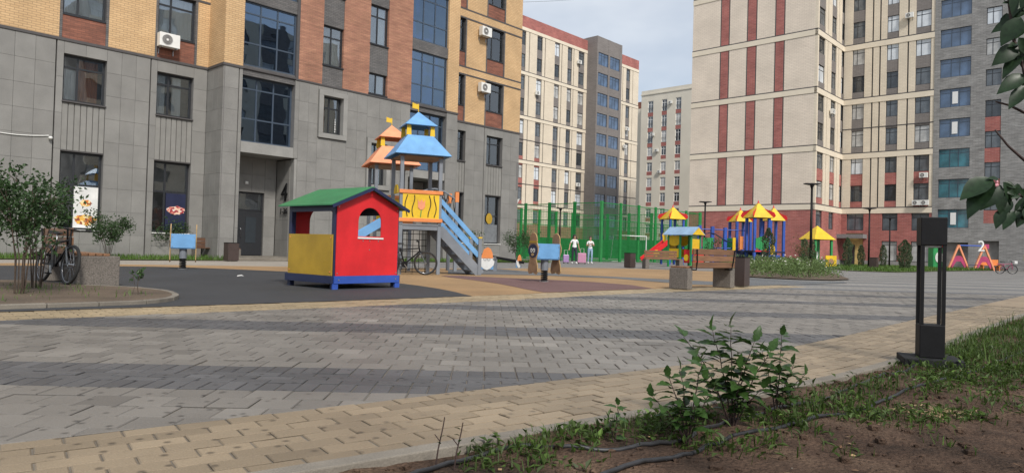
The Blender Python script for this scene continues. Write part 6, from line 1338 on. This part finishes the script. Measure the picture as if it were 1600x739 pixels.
LEB = [((-1.126, 0.097, 1.048), (-1.19, 0.088, 0.974)), ((-1.129, 0.097, 1.05), (-1.203, 0.087, 1.012)), ((-1.108, 0.097, 1.036), (-1.154, 0.088, 0.985)), ((-1.11, 0.097, 1.025), (-1.113, 0.088, 0.974)), ((-1.098, 0.097, 1.031), (-1.081, 0.087, 1.015)), ((-1.103, 0.097, 1.043), (-1.079, 0.087, 1.033)), ((-1.077, 0.098, 1.011), (-1.069, 0.087, 1.036)), ((-1.062, 0.097, 1.016), (-1.084, 0.088, 1.007)), ((-1.081, 0.098, 1.001), (-1.103, 0.088, 0.969)), ((-1.101, 0.098, 0.98), (-1.121, 0.089, 0.938)), ((-1.076, 0.098, 0.975), (-1.102, 0.089, 0.936)), ((-1.045, 0.098, 0.981), (-1.077, 0.088, 0.96)), ((-1.045, 0.098, 0.976), (-1.067, 0.089, 0.942)), ((-1.036, 0.097, 1.012), (-1.064, 0.087, 1.026)), ((-1.025, 0.098, 0.997), (-1.063, 0.088, 0.985)), ((-1.113, 0.097, 1.048), (-1.141, 0.087, 1.055))]
MB().tube([(-0.07, 0.04, 1.78), (-0.5, 0.07, 1.80), (-0.9, 0.085, 1.66)] + STA, 0.009, 6, r1=0.0018).obj('branch', twig, tr, smooth=True)
MB().tube([(-0.03, 0.0, 1.15), (-0.4, 0.05, 1.10), (-0.8, 0.09, 1.02)] + STB[::-1], 0.009, 6, r1=0.0018).obj('branch', twig, tr, smooth=True)
for TW in ([(-1.091, 0.143, 1.253), (-1.055, 0.144, 1.245), (-1.019, 0.144, 1.228), (-0.954, 0.144, 1.207)], [(-1.09, 0.145, 1.182), (-1.057, 0.145, 1.143), (-1.016, 0.146, 1.109), (-0.933, 0.147, 1.046)]): MB().tube([(-0.03, 0.0, 1.3), (-0.5, 0.08, 1.18)] + TW[::-1], 0.006, 5, r1=0.0022).obj('twig', twig, tr, smooth=True)
EXTRA = []
for P0 in STA[:-1] + STB[1:]:
    for k in range(3):
        b0 = Vector(P0) + Vector((random.uniform(-0.005, 0.06), random.uniform(-0.02, 0.02), random.uniform(-0.03, 0.02))); EXTRA.append((tuple(b0), tuple(b0 + Vector((random.uniform(-0.06, 0.03), random.uniform(-0.02, 0.01), random.uniform(-0.07, -0.015))))))
for base, tip in LEA + LEB + EXTRA:
    b, e = Vector(base), Vector(tip); d = e - b; l = d.length * 1.12; d.normalize(); n = Vector((-0.45, -0.75, 0.35)) + rv() * 0.35; y = n.cross(d).normalized(); z = d.cross(y)
    M = Matrix((d, y, z)).transposed().to_4x4() @ Matrix.Diagonal((l, l * random.uniform(0.8, 1.05), l, 1)); M.translation = b
    o = bpy.data.objects.new('leaf', random.choice(LH)); COL.objects.link(o); o.parent = tr; o.matrix_local = M
for i in range(5): MB().ball((-1.128 + random.uniform(-0.006, 0.006), 0.088, 1.040 + random.uniform(-0.006, 0.006)), 0.004, 0.004, 0.004, 6, 4).obj('bud', blossom_p, tr)

# ------------------------------------------------------------------ people and luggage
def person(label, loc, rz, J, mats_, hair_pts, group='women walking with luggage'):
    """J: joint name -> (position, radius, parent); mats_: bone name prefix -> material"""
    t = thing('person', label, 'person', loc, rz, group); names = list(J)
    me = bpy.data.meshes.new('body'); me.from_pydata([J[n][0] for n in names], [(names.index(n), names.index(J[n][2])) for n in names if J[n][2]], [])
    o = bpy.data.objects.new('body_src', me); COL.objects.link(o)
    sk = o.modifiers.new('skin', 'SKIN'); sk.use_smooth_shade = True; ss_ = o.modifiers.new('sub', 'SUBSURF'); ss_.levels = 2; ss_.render_levels = 2
    for i, n in enumerate(names):
        d = me.skin_vertices[0].data[i]; r_ = J[n][1]; d.radius = r_ if isinstance(r_, tuple) else (r_, r_); d.use_root = (n == 'pelvis')
    bpy.context.view_layer.update(); ev = o.evaluated_get(bpy.context.evaluated_depsgraph_get()); bm_ = bpy.data.meshes.new_from_object(ev); bpy.data.objects.remove(o)
    keys = list(mats_); bm_.materials.clear()
    for k in keys: bm_.materials.append(mats_[k])
    segs = [(n, Vector(J[n][0]), Vector(J[J[n][2]][0])) for n in names if J[n][2]]
    def zone(n):
        for i, k in enumerate(keys):
            if n.startswith(k): return i
        return 0
    for p in bm_.polygons:
        c = p.center; best = None
        for n, a, b in segs:
            ab = a - b; q = b + ab * max(0, min(1, (c - b).dot(ab) / max(ab.length_squared, 1e-9))); e = (c - q).length
            if best is None or e < best[0]: best = (e, n)
        p.material_index = zone(best[1]); p.use_smooth = True
    link('body', bm_, t)
    mb = MB()
    for c, rx, ry, rz_ in hair_pts: mb.ball(c, rx, ry, rz_, 12, 8)
    mb.obj('hair', mats_['hairm'], t, smooth=True)
    hd = J['head'][0]
    for sx in (-1, 1): MB().ball((hd[0] + sx * 0.032, hd[1] - 0.088, hd[2] + 0.005), 0.012, 0.008, 0.008, 6, 4).obj('eye', p_black, t)
    MB().ball((hd[0], hd[1] - 0.10, hd[2] - 0.025), 0.012, 0.018, 0.018, 6, 4).obj('nose', mats_['neck'], t); MB().box(hd[0] - 0.022, hd[0] + 0.022, hd[1] - 0.093, hd[1] - 0.085, hd[2] - 0.065, hd[2] - 0.055).obj('mouth', lips, t)
    return t
skin_m = mat('skin', (0.42, 0.25, 0.17), 0.5, 0.05); lips = mat('lips', (0.35, 0.10, 0.09), 0.5); shirt = mat('white_cotton', (0.72, 0.72, 0.72), 0.85, 0.08, 12); jean_d = mat('dark_denim', (0.022, 0.026, 0.04), 0.85, 0.2, 20); jean_l = mat('light_denim', (0.26, 0.36, 0.50), 0.85, 0.15, 15); hair_d = mat('dark_hair', (0.018, 0.013, 0.012), 0.5, 0.3, 40, 0.5, 60); hair_b = mat('brown_hair', (0.06, 0.035, 0.022), 0.5, 0.3, 40, 0.5, 60)
def skeleton(s, la, ra, stride):
    """faces local -y; la/ra: elbow and wrist of the arms on -x and +x; stride: leg swing"""
    J = {'pelvis': ((0, 0, 0.96), (0.135, 0.10), None), 'tors1': ((0, 0.0, 1.10), (0.115, 0.09), 'pelvis'), 'tors2': ((0, -0.01, 1.28), (0.135, 0.10), 'tors1'), 'tors3': ((0, 0, 1.39), (0.10, 0.08), 'tors2'), 'neck': ((0, 0.0, 1.47), 0.05, 'tors3'), 'head0': ((0, -0.015, 1.55), 0.075, 'neck'), 'head': ((0, -0.015, 1.60), (0.075, 0.092), 'head0'), 'head2': ((0, 0.0, 1.67), 0.06, 'head')}
    for sx, (el, wr) in ((-1, la), (1, ra)):
        k = 'l' if sx < 0 else 'r'
        J['sleeve' + k] = ((sx * 0.165, 0, 1.38), 0.058, 'tors3'); J['sleeve_e' + k] = (tuple(Vector((sx * 0.165, 0, 1.38)).lerp(Vector(el), 0.55)), 0.05, 'sleeve' + k)
        J['arm' + k] = (el, 0.038, 'sleeve_e' + k); J['armw' + k] = (wr, 0.026, 'arm' + k); d = (Vector(wr) - Vector(el)).normalized(); side = d.cross(Vector((0, 1, 0))).normalized(); J['armp' + k] = (tuple(Vector(wr) + d * 0.07), (0.034, 0.018), 'armw' + k)
        for f in range(4): b = Vector(wr) + d * 0.085 + side * (f - 1.5) * 0.02; J['armf%d%s' % (f, k)] = (tuple(b + d * (0.03 + 0.012 * (f in (1, 2)))), 0.009, 'armp' + k); J['armg%d%s' % (f, k)] = (tuple(b + d * 0.055 + Vector((0, -0.015, 0))), 0.008, 'armf%d%s' % (f, k))
        J['armt' + k] = (tuple(Vector(wr) + d * 0.05 + side * 0.045 + Vector((0, -0.02, 0))), 0.010, 'armw' + k)
        y = stride * sx; J['leg' + k] = ((sx * 0.095, 0, 0.88), 0.098, 'pelvis'); J['legk' + k] = ((sx * 0.10, -y * 0.55 - 0.02, 0.50), 0.062, 'leg' + k); J['lega' + k] = ((sx * 0.10, -y + 0.02, 0.11), 0.045, 'legk' + k)
        J['shoe' + k] = ((sx * 0.105, -y, 0.05), 0.045, 'lega' + k); J['shoet' + k] = ((sx * 0.115, -y - 0.15, 0.035), (0.042, 0.033), 'shoe' + k)
    return {n: ((p[0] * s, p[1] * s, p[2] * s), (tuple(q * s for q in r_) if isinstance(r_, tuple) else r_ * s), par) for n, (p, r_, par) in J.items()}
def zones(top, leg, shoe, hair): return {'tors': top, 'sleeve': top, 'pelvis': leg, 'leg': leg, 'shoe': shoe, 'neck': skin_m, 'head': skin_m, 'arm': skin_m, 'hairm': hair}
person('woman in white t-shirt and dark trousers with long dark hair', (3.69, 40.84, 0), R(12), skeleton(0.985, ((-0.27, 0.02, 1.16), (-0.33, -0.05, 0.93)), ((0.25, 0.03, 1.13), (0.30, 0.02, 0.90)), 0.10), zones(shirt, jean_d, p_white, hair_d),
       [((0, 0.02, 1.64), 0.10, 0.105, 0.085), ((0.06, 0.04, 1.52), 0.08, 0.08, 0.14), ((-0.055, 0.05, 1.53), 0.07, 0.07, 0.13), ((0.09, 0.04, 1.40), 0.07, 0.06, 0.12)])
person('woman in white shirt and light blue jeans with hands raised', (4.78, 42.3, 0), R(10), skeleton(0.955, ((-0.24, -0.02, 1.13), (-0.07, -0.19, 1.22)), ((0.24, -0.02, 1.13), (0.07, -0.19, 1.23)), 0.06), zones(shirt, jean_l, p_white, hair_b),
       [((0, 0.02, 1.60), 0.092, 0.10, 0.075), ((0, 0.07, 1.52), 0.07, 0.06, 0.10)])
luggage = mat('pink_luggage', (0.55, 0.27, 0.40), 0.4, 0.06); luggage_d = mat('lilac_luggage', (0.34, 0.22, 0.42), 0.4, 0.06)
def suitcase(label, loc, rz, w_, h, d, m, group='pink and lilac suitcases'):
    t = thing('suitcase', label, 'suitcase', loc, rz, group); MB().box(-w_ / 2, w_ / 2, -d / 2, d / 2, 0.06, h).obj('shell', m, t, bevel=0.04)
    for i in range(5): MB().box(-w_ / 2 + (i + 0.5) * w_ / 5 - 0.012, -w_ / 2 + (i + 0.5) * w_ / 5 + 0.012, -d / 2 - 0.008, -d / 2 + 0.002, 0.12, h - 0.06).obj('rib', m, t)
    for sx in (-1, 1):
        for sy in (-1, 1): MB().cyl((sx * (w_ / 2 - 0.05), sy * (d / 2 - 0.05) - 0.012, 0.03), (sx * (w_ / 2 - 0.05), sy * (d / 2 - 0.05) + 0.012, 0.03), 0.03, n=10).obj('castor', rubber, t)
    MB().tube([(-0.10, d / 2 - 0.03, h), (-0.10, d / 2 - 0.03, h + 0.26), (0.10, d / 2 - 0.03, h + 0.26), (0.10, d / 2 - 0.03, h)], 0.011, 5).obj('pull_handle', white_p, t); return t
suitcase('pink wheeled suitcase between the two walking women', (4.16, 41.0, 0), R(-14), 0.48, 0.64, 0.26, luggage)
suitcase('small lilac suitcase at the left hand of the dark-haired woman', (3.22, 41.0, 0), R(5), 0.34, 0.52, 0.20, luggage_d)
